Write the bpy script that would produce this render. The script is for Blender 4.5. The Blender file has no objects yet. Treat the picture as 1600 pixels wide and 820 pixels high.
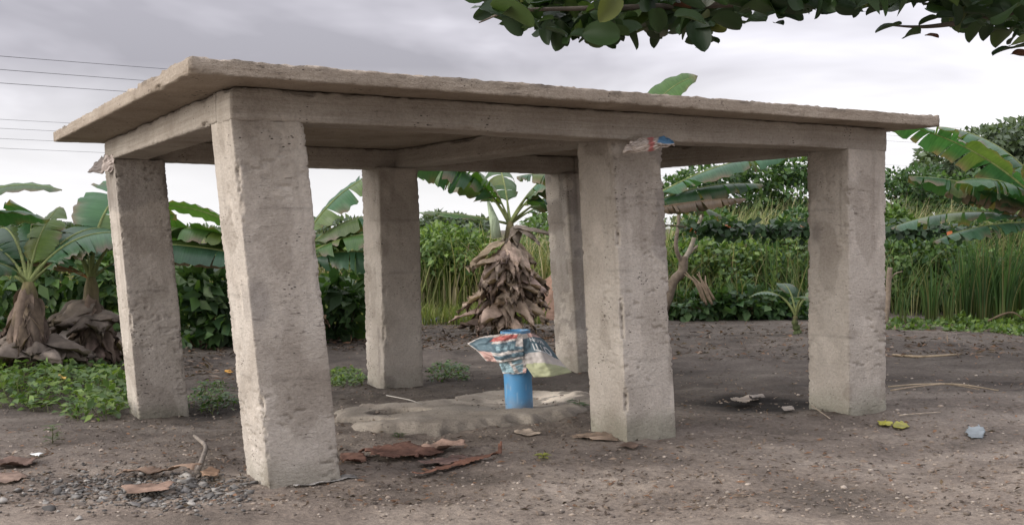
import bpy, math, random
import numpy as np
from mathutils import Vector, Matrix

# ------------------------------------------------------------------ camera, world, sun, exposure
sc = bpy.context.scene
C = sc.collection
EYE = 1.4
F_PX, PITCH, ROLL = 1673.6, -0.0307, -0.0101          # focal length in pixels of a 1600 px wide frame
_c, _s = math.cos(ROLL), math.sin(ROLL)
FWD = np.array([0, math.cos(PITCH), math.sin(PITCH)])
_up = np.array([0, -math.sin(PITCH), math.cos(PITCH)])
_x = np.array([1.0, 0, 0])
RIGHT = _c * _x + _s * _up
UP = -_s * _x + _c * _up
CAMP = np.array([0, 0, EYE])
cam = bpy.data.cameras.new('camera')
cam.sensor_width = 36.0
cam.lens = 36.0 * F_PX / 1600.0
cam.clip_start = 0.05
cam.clip_end = 3000
camo = bpy.data.objects.new('camera', cam)
C.objects.link(camo)
camo.matrix_world = Matrix(((RIGHT[0], UP[0], -FWD[0], 0), (RIGHT[1], UP[1], -FWD[1], 0), (RIGHT[2], UP[2], -FWD[2], EYE), (0, 0, 0, 1)))
sc.camera = camo

SUN_EL, SUN_AZ = math.radians(15), math.radians(206)     # direction TO the sun, azimuth from +X
sun_dir = Vector((math.cos(SUN_EL) * math.cos(SUN_AZ), math.cos(SUN_EL) * math.sin(SUN_AZ), math.sin(SUN_EL)))
world = bpy.data.worlds.new('World')
sc.world = world
world.use_nodes = True
wn, wl = world.node_tree.nodes, world.node_tree.links
wn.clear()
def N(nodes, typ, **kw):
    n = nodes.new(typ)
    for k, v in kw.items():
        if k.startswith('i_'):
            key = k[2:]
            n.inputs[int(key) if key.isdigit() else key].default_value = v
        else:
            setattr(n, k, v)
    return n
def ramp(nodes, stops, interp='LINEAR'):
    n = nodes.new('ShaderNodeValToRGB')
    n.color_ramp.interpolation = interp
    e = n.color_ramp.elements
    while len(e) < len(stops):
        e.new(0.5)
    for el, (p, c) in zip(e, stops):
        el.position = p
        el.color = (*c, 1) if len(c) == 3 else c
    return n
CLOUD_OFF = (2.5, 9.0, 5.0)
sky = N(wn, 'ShaderNodeTexSky', sky_type='NISHITA', sun_disc=False, sun_elevation=SUN_EL,
        sun_rotation=math.atan2(sun_dir.x, sun_dir.y), air_density=1.4, dust_density=4.0, altitude=100)
tc = N(wn, 'ShaderNodeTexCoord')
sep = N(wn, 'ShaderNodeSeparateXYZ'); wl.new(tc.outputs['Generated'], sep.inputs[0])
zc = N(wn, 'ShaderNodeMath', operation='ABSOLUTE'); wl.new(sep.outputs[2], zc.inputs[0])
za = N(wn, 'ShaderNodeMath', operation='ADD', i_1=0.22); wl.new(zc.outputs[0], za.inputs[0])
dv = N(wn, 'ShaderNodeVectorMath', operation='DIVIDE'); wl.new(tc.outputs['Generated'], dv.inputs[0])
cz = N(wn, 'ShaderNodeCombineXYZ')
for k in range(3): wl.new(za.outputs[0], cz.inputs[k])
wl.new(cz.outputs[0], dv.inputs[1])
of = N(wn, 'ShaderNodeVectorMath', operation='ADD'); wl.new(dv.outputs[0], of.inputs[0]); of.inputs[1].default_value = CLOUD_OFF
ns = N(wn, 'ShaderNodeTexNoise', i_Scale=0.85, i_Detail=5.0, i_Roughness=0.52, i_Distortion=0.35); wl.new(of.outputs[0], ns.inputs['Vector'])
cr = ramp(wn, [(0.36, (3.2, 3.12, 3.52)), (0.47, (4.6, 4.48, 4.98)), (0.57, (6.5, 6.38, 6.95)), (0.72, (9.8, 9.7, 10.0))])
wl.new(ns.outputs['Fac'], cr.inputs[0])
hz = N(wn, 'ShaderNodeMapRange', i_1=0.0, i_2=0.15, i_3=1.0, i_4=0.0); wl.new(zc.outputs[0], hz.inputs[0])
hm = N(wn, 'ShaderNodeMix', data_type='RGBA'); wl.new(hz.outputs[0], hm.inputs[0]); wl.new(cr.outputs[0], hm.inputs[6]); hm.inputs[7].default_value = (10.5, 10.45, 10.5, 1)
zg = N(wn, 'ShaderNodeMath', operation='MULTIPLY_ADD', i_1=2.1, i_2=0.76); wl.new(zc.outputs[0], zg.inputs[0])      # overcast: the zenith is brighter than the horizon
cg = N(wn, 'ShaderNodeVectorMath', operation='SCALE'); wl.new(hm.outputs[2], cg.inputs[0]); wl.new(zg.outputs[0], cg.inputs['Scale'])
mx = N(wn, 'ShaderNodeMix', data_type='RGBA'); mx.inputs[0].default_value = 0.94
wl.new(sky.outputs[0], mx.inputs[6]); wl.new(cg.outputs[0], mx.inputs[7])
bg = N(wn, 'ShaderNodeBackground', i_Strength=0.1); wl.new(mx.outputs[2], bg.inputs[0])
wo = N(wn, 'ShaderNodeOutputWorld'); wl.new(bg.outputs[0], wo.inputs[0])

sl = bpy.data.lights.new('sun', 'SUN')
sl.energy = 2.6
sl.angle = math.radians(34)
sl.color = (1.0, 0.95, 0.89)
slo = bpy.data.objects.new('sun', sl)
C.objects.link(slo)
slo.rotation_euler = sun_dir.to_track_quat('Z', 'Y').to_euler()
slo.location = (-20, -5, 30)
sc.view_settings.view_transform = 'Standard'
sc.view_settings.look = 'None'
sc.view_settings.gamma = 1.0
sc.view_settings.use_curve_mapping = False
sc.view_settings.exposure = 0.42
sc.cycles.use_denoising = True
sc.cycles.max_bounces = 6
sc.cycles.diffuse_bounces = 2
sc.cycles.transparent_max_bounces = 6

# ------------------------------------------------------------------ helpers
rng = np.random.default_rng(11)
def ray(px, py):
    d = FWD + RIGHT * ((px - 800) / F_PX) - UP * ((py - 410) / F_PX)
    return d
def pix(px, py, dist):
    """world point seen in direction (px,py) of the photo at a depth in metres"""
    return CAMP + ray(px, py) * dist
def onz(px, py, z=0.0):
    d = ray(px, py)
    return CAMP + d * ((z - EYE) / d[2])

def _hash(i, j, k, seed):
    h = (i * 374761393 + j * 668265263 + k * 2147483647 + seed * 144269504) & 0xFFFFFFFF
    h = ((h ^ (h >> 13)) * 1274126177) & 0xFFFFFFFF
    h = ((h ^ (h >> 16)) * 2246822519) & 0xFFFFFFFF
    return ((h ^ (h >> 15)) & 0xFFFFFF) / float(0xFFFFFF)
def vnoise(p, seed=0):
    p = np.asarray(p, float)
    f = np.floor(p); t = p - f; i = f.astype(np.int64)
    t = t * t * (3 - 2 * t)
    r = 0
    for a in (0, 1):
        for b in (0, 1):
            for c in (0, 1):
                w = (t[..., 0] if a else 1 - t[..., 0]) * (t[..., 1] if b else 1 - t[..., 1]) * (t[..., 2] if c else 1 - t[..., 2])
                r = r + w * _hash(i[..., 0] + a, i[..., 1] + b, i[..., 2] + c, seed)
    return r
def fbm(p, seed=0, oct=4, gain=0.5):
    p = np.asarray(p, float); r = 0; a = 1; tot = 0
    for o in range(oct):
        r = r + a * vnoise(p * 2 ** o, seed + o * 17); tot += a; a *= gain
    return r / tot
def smooth(a, b, x):
    t = np.clip((x - a) / (b - a), 0, 1)
    return t * t * (3 - 2 * t)

def mesh(name, V, Fs, cols=None, uv=None, sm=True):
    """V (n,3); Fs list of (m,k) index arrays; cols/uv per vertex"""
    V = np.ascontiguousarray(V, np.float32)
    Fs = [np.asarray(f, np.int32) for f in (Fs if isinstance(Fs, list) else [Fs]) if len(f)]
    me = bpy.data.meshes.new(name)
    me.vertices.add(len(V)); me.vertices.foreach_set('co', V.ravel())
    idx = np.concatenate([f.ravel() for f in Fs])
    sizes = np.concatenate([np.full(len(f), f.shape[1], np.int32) for f in Fs])
    starts = np.concatenate([[0], np.cumsum(sizes)[:-1]]).astype(np.int32)
    me.loops.add(len(idx)); me.loops.foreach_set('vertex_index', idx)
    me.polygons.add(len(sizes)); me.polygons.foreach_set('loop_start', starts)
    me.update(calc_edges=True)
    if cols is not None:
        at = me.color_attributes.new('Col', 'FLOAT_COLOR', 'POINT')
        c4 = np.ones((len(V), 4), np.float32); c4[:, :3] = cols
        at.data.foreach_set('color', c4.ravel())
    if uv is not None:
        ul = me.uv_layers.new(name='UVMap')
        ul.data.foreach_set('uv', np.ascontiguousarray(np.asarray(uv, np.float32)[idx]).ravel())
    if sm:
        me.polygons.foreach_set('use_smooth', np.ones(len(sizes), bool))
    me.validate()
    return me
def obj(name, me, mat=None, parent=None, label=None, cat=None, group=None, kind=None):
    o = bpy.data.objects.new(name, me)
    C.objects.link(o)
    if mat is not None and me is not None and not me.materials:
        me.materials.append(mat)
    if parent is not None: o.parent = parent
    if label: o['label'] = label
    if cat: o['category'] = cat
    if group: o['group'] = group
    if kind: o['kind'] = kind
    return o
def thing(name, loc, label, cat, group=None):
    o = obj(name, None, label=label, cat=cat, group=group)
    o.location = [float(v) for v in loc]
    return o

def join(parts):
    """parts: list of (V, [F...], cols|None, uv|None)"""
    V, F, Cc, U = [], {}, [], []
    off = 0
    for p in parts:
        v, fs = p[0], p[1]
        V.append(v)
        for f in (fs if isinstance(fs, list) else [fs]):
            f = np.asarray(f)
            if len(f): F.setdefault(f.shape[1], []).append(f + off)
        if len(p) > 2 and p[2] is not None: Cc.append(np.broadcast_to(p[2], (len(v), 3)))
        if len(p) > 3 and p[3] is not None: U.append(p[3])
        off += len(v)
    return np.concatenate(V), [np.concatenate(f) for f in F.values()], (np.concatenate(Cc) if Cc else None), (np.concatenate(U) if U else None)

def tube(pts, rad, n=8, cap=True, squash=None):
    pts = np.asarray(pts, float); m = len(pts)
    rad = np.broadcast_to(np.asarray(rad, float), (m,))
    tan = np.gradient(pts, axis=0); tan /= np.linalg.norm(tan, axis=1)[:, None] + 1e-9
    ref = np.array([0, 0, 1.0]) if abs(tan[:, 2].mean()) < 0.8 else np.array([1.0, 0, 0])
    a = np.cross(tan, ref); a /= np.linalg.norm(a, axis=1)[:, None] + 1e-9
    b = np.cross(tan, a)
    th = np.arange(n) * 2 * np.pi / n
    V = pts[:, None] + rad[:, None, None] * (np.cos(th)[None, :, None] * a[:, None] + np.sin(th)[None, :, None] * b[:, None])
    V = V.reshape(-1, 3)
    i = np.arange(m - 1)[:, None] * n; j = np.arange(n)[None]; j2 = (j + 1) % n
    F = [np.stack([i + j, i + j2, i + n + j2, i + n + j], -1).reshape(-1, 4)]
    if cap:
        V = np.concatenate([V, pts[:1], pts[-1:]])
        c0, c1 = m * n, m * n + 1
        jj = np.arange(n)
        F.append(np.stack([np.full(n, c0), (jj + 1) % n, jj], -1))
        F.append(np.stack([np.full(n, c1), (m - 1) * n + jj, (m - 1) * n + (jj + 1) % n], -1))
        F = [F[0], np.concatenate(F[1:])]
    return V, F
def curve(pts, n=12):
    """Catmull-Rom through points"""
    P = np.asarray(pts, float); P = np.concatenate([2 * P[:1] - P[1:2], P, 2 * P[-1:] - P[-2:-1]])
    out = []
    for k in range(1, len(P) - 2):
        for t in np.linspace(0, 1, n, endpoint=False):
            a, b, c, d = P[k - 1:k + 3]
            out.append(0.5 * (2 * b + (c - a) * t + (2 * a - 5 * b + 4 * c - d) * t * t + (3 * b - a - 3 * c + d) * t ** 3))
    out.append(P[-2])
    return np.array(out)
def gridF(r, c):
    i = np.arange(r - 1)[:, None] * c; j = np.arange(c - 1)[None]
    return np.stack([i + j, i + j + 1, i + c + j + 1, i + c + j], -1).reshape(-1, 4)
def unit(v):
    return v / (np.linalg.norm(v, axis=-1, keepdims=True) + 1e-9)

def leaves(P, D, Nn, L, W, fold=0.12, droop=0.1):
    """many small leaves: base P, along D, normal Nn, length L, width W -> V, F (5 verts / 4 tris each)"""
    n = len(P); D = unit(D); S = unit(np.cross(D, Nn)); Nn = np.cross(S, D)
    L = np.broadcast_to(L, (n,))[:, None]; W = np.broadcast_to(W, (n,))[:, None]
    m = P + D * L * 0.45
    V = np.stack([P, m + S * W / 2 + Nn * W * fold, m, m - S * W / 2 + Nn * W * fold, P + D * L - Nn * L * droop], 1).reshape(-1, 3)
    b = np.arange(n)[:, None] * 5
    F = np.concatenate([b + [[0, 1, 2]], b + [[0, 2, 3]], b + [[2, 1, 4]], b + [[2, 4, 3]]])
    return V, F
def blades(P, D, H, W, bend, rg, seg=4):
    """grass blades: root P, lean direction D (unit, horizontal), height, width, bend"""
    n = len(P)
    S = np.stack([-D[:, 1], D[:, 0], np.zeros(n)], 1)
    ang = rg.uniform(0, np.pi, n); S = unit(S * np.cos(ang)[:, None] + D * np.sin(ang)[:, None])
    rows = []
    for k in range(seg):
        t = k / (seg - 1)
        c = P + np.array([0, 0, 1.0]) * (H * (t - 0.35 * np.minimum(bend, 1) * t ** 3))[:, None] + D * (H * bend * t ** 2.2)[:, None]
        w = (W * (1 - t ** 1.6) + 0.0015)[:, None] / 2
        rows += [c - S * w, c + S * w]
    V = np.stack(rows, 1).reshape(-1, 3)
    b = np.arange(n)[:, None] * (2 * seg)
    F = np.concatenate([b + [[2 * k, 2 * k + 1, 2 * k + 3, 2 * k + 2]] for k in range(seg - 1)])
    return V, F

# ------------------------------------------------------------------ materials
def newmat(name):
    m = bpy.data.materials.new(name); m.use_nodes = True
    n = m.node_tree.nodes; n.clear()
    out = n.new('ShaderNodeOutputMaterial')
    p = n.new('ShaderNodeBsdfPrincipled')
    m.node_tree.links.new(p.outputs[0], out.inputs[0])
    return m, n, m.node_tree.links, p, out
def mixc(n, l, fac, a, b, mode='MIX'):
    m = N(n, 'ShaderNodeMix', data_type='RGBA', blend_type=mode)
    for sock, v in ((0, fac), (6, a), (7, b)):
        if hasattr(v, 'links') or isinstance(v, bpy.types.NodeSocket): l.new(v, m.inputs[sock])
        elif isinstance(v, (int, float)): m.inputs[sock].default_value = v
        else: m.inputs[sock].default_value = (*v, 1)
    return m.outputs[2]
def noise(n, l, vec, scale, detail=4, rough=0.55, dist=0.0):
    x = N(n, 'ShaderNodeTexNoise', i_Scale=scale, i_Detail=detail, i_Roughness=rough, i_Distortion=dist)
    if vec is not None: l.new(vec, x.inputs['Vector'])
    return x.outputs['Fac']
def scaled(n, l, vec, s, loc=(0, 0, 0)):
    m = N(n, 'ShaderNodeMapping'); m.inputs['Scale'].default_value = s; m.inputs['Location'].default_value = loc
    l.new(vec, m.inputs['Vector']); return m.outputs[0]
def bump(n, l, h, strength=0.3, dist=0.01, nrm=None):
    b = N(n, 'ShaderNodeBump', i_Strength=strength, i_Distance=dist); l.new(h, b.inputs['Height'])
    if nrm is not None: l.new(nrm, b.inputs['Normal'])
    return b.outputs[0]
def geo(n):
    return n.new('ShaderNodeNewGeometry').outputs['Position']
def rampf(n, l, fac, stops, interp='LINEAR'):
    r = ramp(n, stops, interp); l.new(fac, r.inputs[0]); return r.outputs[0]

def mat_concrete(name, board=False, tint=(1, 1, 1)):
    m, n, l, p, out = newmat(name)
    pos = geo(n)
    at = N(n, 'ShaderNodeAttribute', attribute_name='Col')
    big = noise(n, l, pos, 2.3, 5, 0.6, 0.4)
    c = rampf(n, l, big, [(0.28, (0.39, 0.345, 0.293)), (0.5, (0.50, 0.450, 0.390)), (0.72, (0.585, 0.535, 0.470))])
    fine = noise(n, l, pos, 60, 5, 0.7)
    c = mixc(n, l, 0.55, c, rampf(n, l, fine, [(0.25, (0.55, 0.55, 0.55)), (0.55, (1, 1, 1)), (0.8, (1.15, 1.15, 1.14))]), 'MULTIPLY')
    if board:
        st = noise(n, l, scaled(n, l, pos, (1.2, 1.2, 55)), 1.0, 5, 0.65, 0.3)
        c = mixc(n, l, 0.55, c, rampf(n, l, st, [(0.3, (0.62, 0.58, 0.54)), (0.62, (1.05, 1.05, 1.05))]), 'MULTIPLY')
    # small dark air holes, wider than tall
    vo = N(n, 'ShaderNodeTexVoronoi', i_Scale=1.0); l.new(scaled(n, l, pos, (26, 26, 60)), vo.inputs['Vector'])
    gate = noise(n, l, pos, 5.0, 2)
    hole = N(n, 'ShaderNodeMath', operation='LESS_THAN'); l.new(vo.outputs['Distance'], hole.inputs[0])
    gr = rampf(n, l, gate, [(0.50, (0, 0, 0)), (0.68, (0.22, 0.22, 0.22))]); l.new(gr, hole.inputs[1])
    c = mixc(n, l, hole.outputs[0], c, (0.10, 0.085, 0.075))
    sl_ = noise(n, l, scaled(n, l, pos, (13, 13, 85)), 1.0, 3, 0.55, 0.6)
    sg = noise(n, l, pos, 3.1, 2)
    slit = N(n, 'ShaderNodeMath', operation='MULTIPLY'); l.new(rampf(n, l, sl_, [(0.645, (0, 0, 0)), (0.71, (1, 1, 1))]), slit.inputs[0]); l.new(rampf(n, l, sg, [(0.47, (0, 0, 0)), (0.68, (0.85, 0.85, 0.85))]), slit.inputs[1])
    c = mixc(n, l, slit.outputs[0], c, (0.16, 0.135, 0.115))
    c = mixc(n, l, 1.0, c, at.outputs['Color'], 'MULTIPLY')
    c = mixc(n, l, 1.0, c, tint, 'MULTIPLY')
    l.new(c, p.inputs['Base Color'])
    p.inputs['Roughness'].default_value = 0.93
    p.inputs['Specular IOR Level'].default_value = 0.2
    h1 = noise(n, l, pos, 130, 4, 0.7); h2 = noise(n, l, scaled(n, l, pos, (34, 34, 60)), 1.0, 5, 0.7)
    b = bump(n, l, h2, 0.9, 0.014); b = bump(n, l, h1, 0.8, 0.006, b)
    inv = N(n, 'ShaderNodeMath', operation='SUBTRACT', i_0=1.0); l.new(hole.outputs[0], inv.inputs[1])
    b = bump(n, l, inv.outputs[0], 0.6, 0.006, b)
    inv2 = N(n, 'ShaderNodeMath', operation='SUBTRACT', i_0=1.0); l.new(slit.outputs[0], inv2.inputs[1]); b = bump(n, l, inv2.outputs[0], 0.8, 0.01, b)
    l.new(b, p.inputs['Normal'])
    return m
def mat_vcol(name, rough=0.7, spec=0.3, transl=0.0, nscale=0, namp=0.4, bs=0, bstr=0.4, bdist=0.01, nstretch=(1, 1, 1)):
    m, n, l, p, out = newmat(name)
    at = N(n, 'ShaderNodeAttribute', attribute_name='Col')
    c = at.outputs['Color']
    tcn = n.new('ShaderNodeTexCoord').outputs['Object']
    if nscale:
        f = noise(n, l, scaled(n, l, tcn, nstretch), nscale, 5, 0.65)
        c = mixc(n, l, 1.0, c, rampf(n, l, f, [(0.25, (1 - namp,) * 3), (0.75, (1 + namp,) * 3)]), 'MULTIPLY')
    l.new(c, p.inputs['Base Color'])
    p.inputs['Roughness'].default_value = rough
    p.inputs['Specular IOR Level'].default_value = spec
    if bs:
        l.new(bump(n, l, noise(n, l, scaled(n, l, tcn, nstretch), bs, 5, 0.6), bstr, bdist), p.inputs['Normal'])
    if transl:
        t = n.new('ShaderNodeBsdfTranslucent')
        c2 = mixc(n, l, 1.0, c, (1.5, 1.6, 0.7), 'MULTIPLY'); l.new(c2, t.inputs[0])
        ms = n.new('ShaderNodeMixShader'); ms.inputs[0].default_value = transl
        l.new(p.outputs[0], ms.inputs[1]); l.new(t.outputs[0], ms.inputs[2]); l.new(ms.outputs[0], out.inputs[0])
    return m
def mat_banana():
    m, n, l, p, out = newmat('banana_leaf')
    at = N(n, 'ShaderNodeAttribute', attribute_name='Col')
    uv = n.new('ShaderNodeTexCoord').outputs['UV']
    vein = noise(n, l, scaled(n, l, uv, (95, 1.2, 1)), 1.0, 3, 0.6)
    c = mixc(n, l, 1.0, at.outputs['Color'], rampf(n, l, vein, [(0.3, (0.72, 0.78, 0.72)), (0.7, (1.22, 1.18, 1.2))]), 'MULTIPLY')
    bl = noise(n, l, n.new('ShaderNodeTexCoord').outputs['Object'], 3.5, 4, 0.6)
    c = mixc(n, l, 0.6, c, rampf(n, l, bl, [(0.3, (0.7, 0.75, 0.8)), (0.7, (1.25, 1.2, 1.0))]), 'MULTIPLY')
    l.new(c, p.inputs['Base Color'])
    p.inputs['Roughness'].default_value = 0.42
    p.inputs['Specular IOR Level'].default_value = 0.45
    l.new(bump(n, l, vein, 0.5, 0.006), p.inputs['Normal'])
    t = n.new('ShaderNodeBsdfTranslucent'); c2 = mixc(n, l, 1.0, c, (1.7, 1.9, 0.6), 'MULTIPLY'); l.new(c2, t.inputs[0])
    ms = n.new('ShaderNodeMixShader'); ms.inputs[0].default_value = 0.3
    l.new(p.outputs[0], ms.inputs[1]); l.new(t.outputs[0], ms.inputs[2]); l.new(ms.outputs[0], out.inputs[0])
    return m
def mat_soil():
    m, n, l, p, out = newmat('soil')
    pos = geo(n)
    at = N(n, 'ShaderNodeAttribute', attribute_name='Col')
    f1 = noise(n, l, scaled(n, l, pos, (0.8, 1.1, 1)), 1.3, 6, 0.62, 0.5)
    c = rampf(n, l, f1, [(0.30, (0.078, 0.066, 0.055)), (0.47, (0.140, 0.117, 0.097)), (0.60, (0.185, 0.158, 0.131)), (0.72, (0.255, 0.220, 0.186))])
    f2 = noise(n, l, pos, 34, 5, 0.75)
    c = mixc(n, l, 0.8, c, rampf(n, l, f2, [(0.28, (0.5, 0.48, 0.46)), (0.52, (1, 1, 1)), (0.74, (1.5, 1.46, 1.4))]), 'MULTIPLY')
    vo = N(n, 'ShaderNodeTexVoronoi', i_Scale=80.0); l.new(pos, vo.inputs['Vector'])
    sel = N(n, 'ShaderNodeMath', operation='LESS_THAN', i_1=0.17); l.new(vo.outputs['Distance'], sel.inputs[0])
    g = noise(n, l, pos, 3.2, 3); gm = N(n, 'ShaderNodeMath', operation='GREATER_THAN', i_1=0.53); l.new(g, gm.inputs[0])
    mu = N(n, 'ShaderNodeMath', operation='MULTIPLY'); l.new(sel.outputs[0], mu.inputs[0]); l.new(gm.outputs[0], mu.inputs[1])
    mu2 = N(n, 'ShaderNodeMath', operation='MULTIPLY', i_1=0.4); l.new(mu.outputs[0], mu2.inputs[0])
    c = mixc(n, l, mu2.outputs[0], c, (0.36, 0.31, 0.27))
    c = mixc(n, l, 1.0, c, at.outputs['Color'], 'MULTIPLY')
    l.new(c, p.inputs['Base Color'])
    p.inputs['Roughness'].default_value = 0.95; p.inputs['Specular IOR Level'].default_value = 0.15
    b = bump(n, l, noise(n, l, pos, 16, 6, 0.7), 0.9, 0.03); b = bump(n, l, f2, 0.8, 0.01, b)
    l.new(b, p.inputs['Normal'])
    return m
def mat_plain(name, col, rough=0.5, spec=0.4, bs=0, bstr=0.3, bdist=0.004, var=0.0, vs=8):
    m, n, l, p, out = newmat(name)
    pos = n.new('ShaderNodeTexCoord').outputs['Object']
    if var:
        f = noise(n, l, pos, vs, 5, 0.6)
        c = mixc(n, l, 1.0, col, rampf(n, l, f, [(0.3, (1 - var,) * 3), (0.7, (1 + var,) * 3)]), 'MULTIPLY')
        l.new(c, p.inputs['Base Color'])
    else:
        p.inputs['Base Color'].default_value = (*col, 1)
    p.inputs['Roughness'].default_value = rough; p.inputs['Specular IOR Level'].default_value = spec
    if bs: l.new(bump(n, l, noise(n, l, pos, bs, 4, 0.6), bstr, bdist), p.inputs['Normal'])
    return m
M = dict(
    conc=mat_concrete('rough_concrete'), board=mat_concrete('board_marked_concrete', True),
    soil=mat_soil(), apron=mat_concrete('old_cement', False, (0.8, 0.8, 0.8)),
    leaf=mat_vcol('leaf', 0.5, 0.35, 0.28), dry=mat_vcol('dry_leaf', 0.85, 0.15, 0.1, 9, 0.45, 25, 0.6, 0.01),
    grass=mat_vcol('grass', 0.6, 0.25, 0.25), bark=mat_vcol('bark', 0.9, 0.15, 0, 14, 0.45, 22, 0.7, 0.01),
    banana=mat_banana(), stem=mat_vcol('banana_stem', 0.75, 0.25, 0, 7, 0.5, 18, 0.6, 0.01, (3, 3, 0.6)),
    stone=mat_vcol('stone', 0.85, 0.25, 0, 30, 0.3, 40, 0.5, 0.004), sack=mat_vcol('woven_sack', 0.55, 0.35, 0.12, 10, 0.12, 26, 0.5, 0.008),
    pvc=mat_vcol('blue_pvc', 0.48, 0.4, 0, 0, 0, 45, 0.12, 0.002), rust=mat_vcol('rusty_sheet', 0.9, 0.15, 0, 18, 0.5, 45, 0.6, 0.006),
    wire=mat_plain('wire', (0.03, 0.03, 0.035), 0.6), blackplastic=mat_plain('black_plastic', (0.012, 0.013, 0.016), 0.4, 0.4, 9, 0.6, 0.02),
    ink=mat_plain('white_ink', (0.72, 0.74, 0.74), 0.6),
    clay=mat_vcol('red_clay', 0.95, 0.1, 0, 8, 0.35, 14, 0.8, 0.03),
)

# ------------------------------------------------------------------ shelter frame of reference
TH = 0.5393
U = np.array([math.cos(TH), math.sin(TH)]); Vv = np.array([-U[1], U[0]]); O2 = np.array([-1.3387, 5.4943])
A_, B_ = 0.3946, 0.3973
U1, U2, V1 = 2.3253, 4.3828, 3.4121
ZB, ZS, ZT = 1.9775, 2.1493, 2.2289
SU, SV = -0.0061, 0.0008
def tilt(u, v): return SU * u + SV * v
COLS = {  # u, v, base z, lean(u,v) at top, offset(u,v)
    'P1': (0, V1, -0.086, (-0.143, 0.051), (0.121, -0.033)),
    'P2': (0, 0, 0.060, (-0.149, 0.067), (0.074, -0.006)),
    'P3': (U1, V1, -0.032, (-0.013, 0.019), (-0.058, 0.038)),
    'P4': (U2, V1, -0.022, (-0.084, 0.061), (-0.017, 0.008)),
    'P5': (U1, 0, 0.076, (-0.012, 0.115), (0.058, -0.015)),
    'P6': (U2, 0, 0.034, (-0.016, -0.004), (0.018, -0.009)),
}
def uvw(u, v): return O2 + np.multiply.outer(np.asarray(u), U) + np.multiply.outer(np.asarray(v), Vv)
_bc = np.array([uvw(u + o[0] + A_ / 2, v + o[1] + B_ / 2) for u, v, z, ln, o in COLS.values()])
_bz = np.array([c[2] for c in COLS.values()])
def ghs(x, y):
    """smooth ground height"""
    x = np.asarray(x, float); y = np.asarray(y, float)
    d2 = (x[..., None] - _bc[:, 0]) ** 2 + (y[..., None] - _bc[:, 1]) ** 2
    w = np.exp(-d2 / (2 * 0.8 ** 2))
    front = 0.04 * smooth(7.5, 5.0, y)
    return (w * _bz).sum(-1) / (w.sum(-1) + 0.12) + front * 0.12 / (w.sum(-1) + 0.12)
def gh(x, y):
    x = np.asarray(x, float); y = np.asarray(y, float)
    z0 = np.zeros_like(x)
    big = (fbm(np.stack([x * 0.9, y * 0.9, z0], -1), 5, 3) - 0.5) * 0.09
    near = np.exp(-((x[..., None] - _bc[:, 0]) ** 2 + (y[..., None] - _bc[:, 1]) ** 2) / (2 * 0.3 ** 2)).max(-1)
    med = (fbm(np.stack([x * 5, y * 5, z0], -1), 9, 4, 0.55) - 0.5) * 0.048
    return ghs(x, y) + big * (1 - 0.8 * near) + med
def gpt(px, py):
    """ground point under a pixel"""
    z = 0.0
    for _ in range(6):
        p = onz(px, py, z); z = float(gh(p[0], p[1]))
    return np.array([p[0], p[1], z])

def poly_sd(px_, py_, poly):
    """signed distance, positive inside"""
    P = np.asarray(poly, float); n = len(P)
    d = np.full(px_.shape, 1e9); ins = np.zeros(px_.shape, bool)
    for i in range(n):
        a, b = P[i], P[(i + 1) % n]
        e = b - a
        t = np.clip(((px_ - a[0]) * e[0] + (py_ - a[1]) * e[1]) / (e @ e), 0, 1)
        d = np.minimum(d, np.hypot(px_ - a[0] - t * e[0], py_ - a[1] - t * e[1]))
        c = ((a[1] > py_) != (b[1] > py_)) & (px_ < (b[0] - a[0]) * (py_ - a[1]) / (b[1] - a[1] + 1e-12) + a[0])
        ins ^= c
    return np.where(ins, d, -d)
ap = [onz(x, y, 0.04)[:2] for x, y in ((512, 632), (560, 616), (640, 622), (700, 611), (790, 598), (860, 602), (935, 606), (945, 630), (905, 650), (840, 662), (770, 670), (690, 680), (600, 676), (540, 668), (518, 652))]
# ------------------------------------------------------------------ ground
def axis(lo, hi, a, b, fine, far):
    c = list(np.arange(a, b, fine)); s = fine
    x = b
    while x < hi: c.append(x); s = min(s * 1.12, far); x += s
    c.append(hi); s = fine; x = a - s
    while x > lo: c.insert(0, x); s = min(s * 1.12, far); x -= s
    c.insert(0, lo)
    return np.array(c)
gx = axis(-900, 900, -3.4, 4.8, 0.024, 60); gy = axis(-60, 1800, 4.3, 10.4, 0.026, 60)
X, Y = np.meshgrid(gx, gy)
Z = gh(X, Y)
near = smooth(16, 9, Y) * smooth(-7, -4, X) * smooth(9, 6, X)
cl = fbm(np.stack([X * 22, Y * 22, X * 0], -1), 31, 3, 0.6)
Z = Z + near * (cl - 0.5) * 0.012
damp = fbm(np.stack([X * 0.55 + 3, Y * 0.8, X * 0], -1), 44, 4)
dk = 1.12 - 0.5 * smooth(6.6, 10.5, Y + 1.6 * (damp - 0.5)) * smooth(0.25, 0.7, damp + 0.2)  # moist soil and shade towards the back, both put into the soil colour
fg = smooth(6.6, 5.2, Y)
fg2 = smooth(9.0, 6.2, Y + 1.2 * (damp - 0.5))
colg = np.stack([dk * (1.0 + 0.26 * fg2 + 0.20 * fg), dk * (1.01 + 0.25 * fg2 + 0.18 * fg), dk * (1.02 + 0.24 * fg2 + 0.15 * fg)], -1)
w1 = onz(1195, 632, 0.0)      # the moist dark hollow beside the end column
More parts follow.
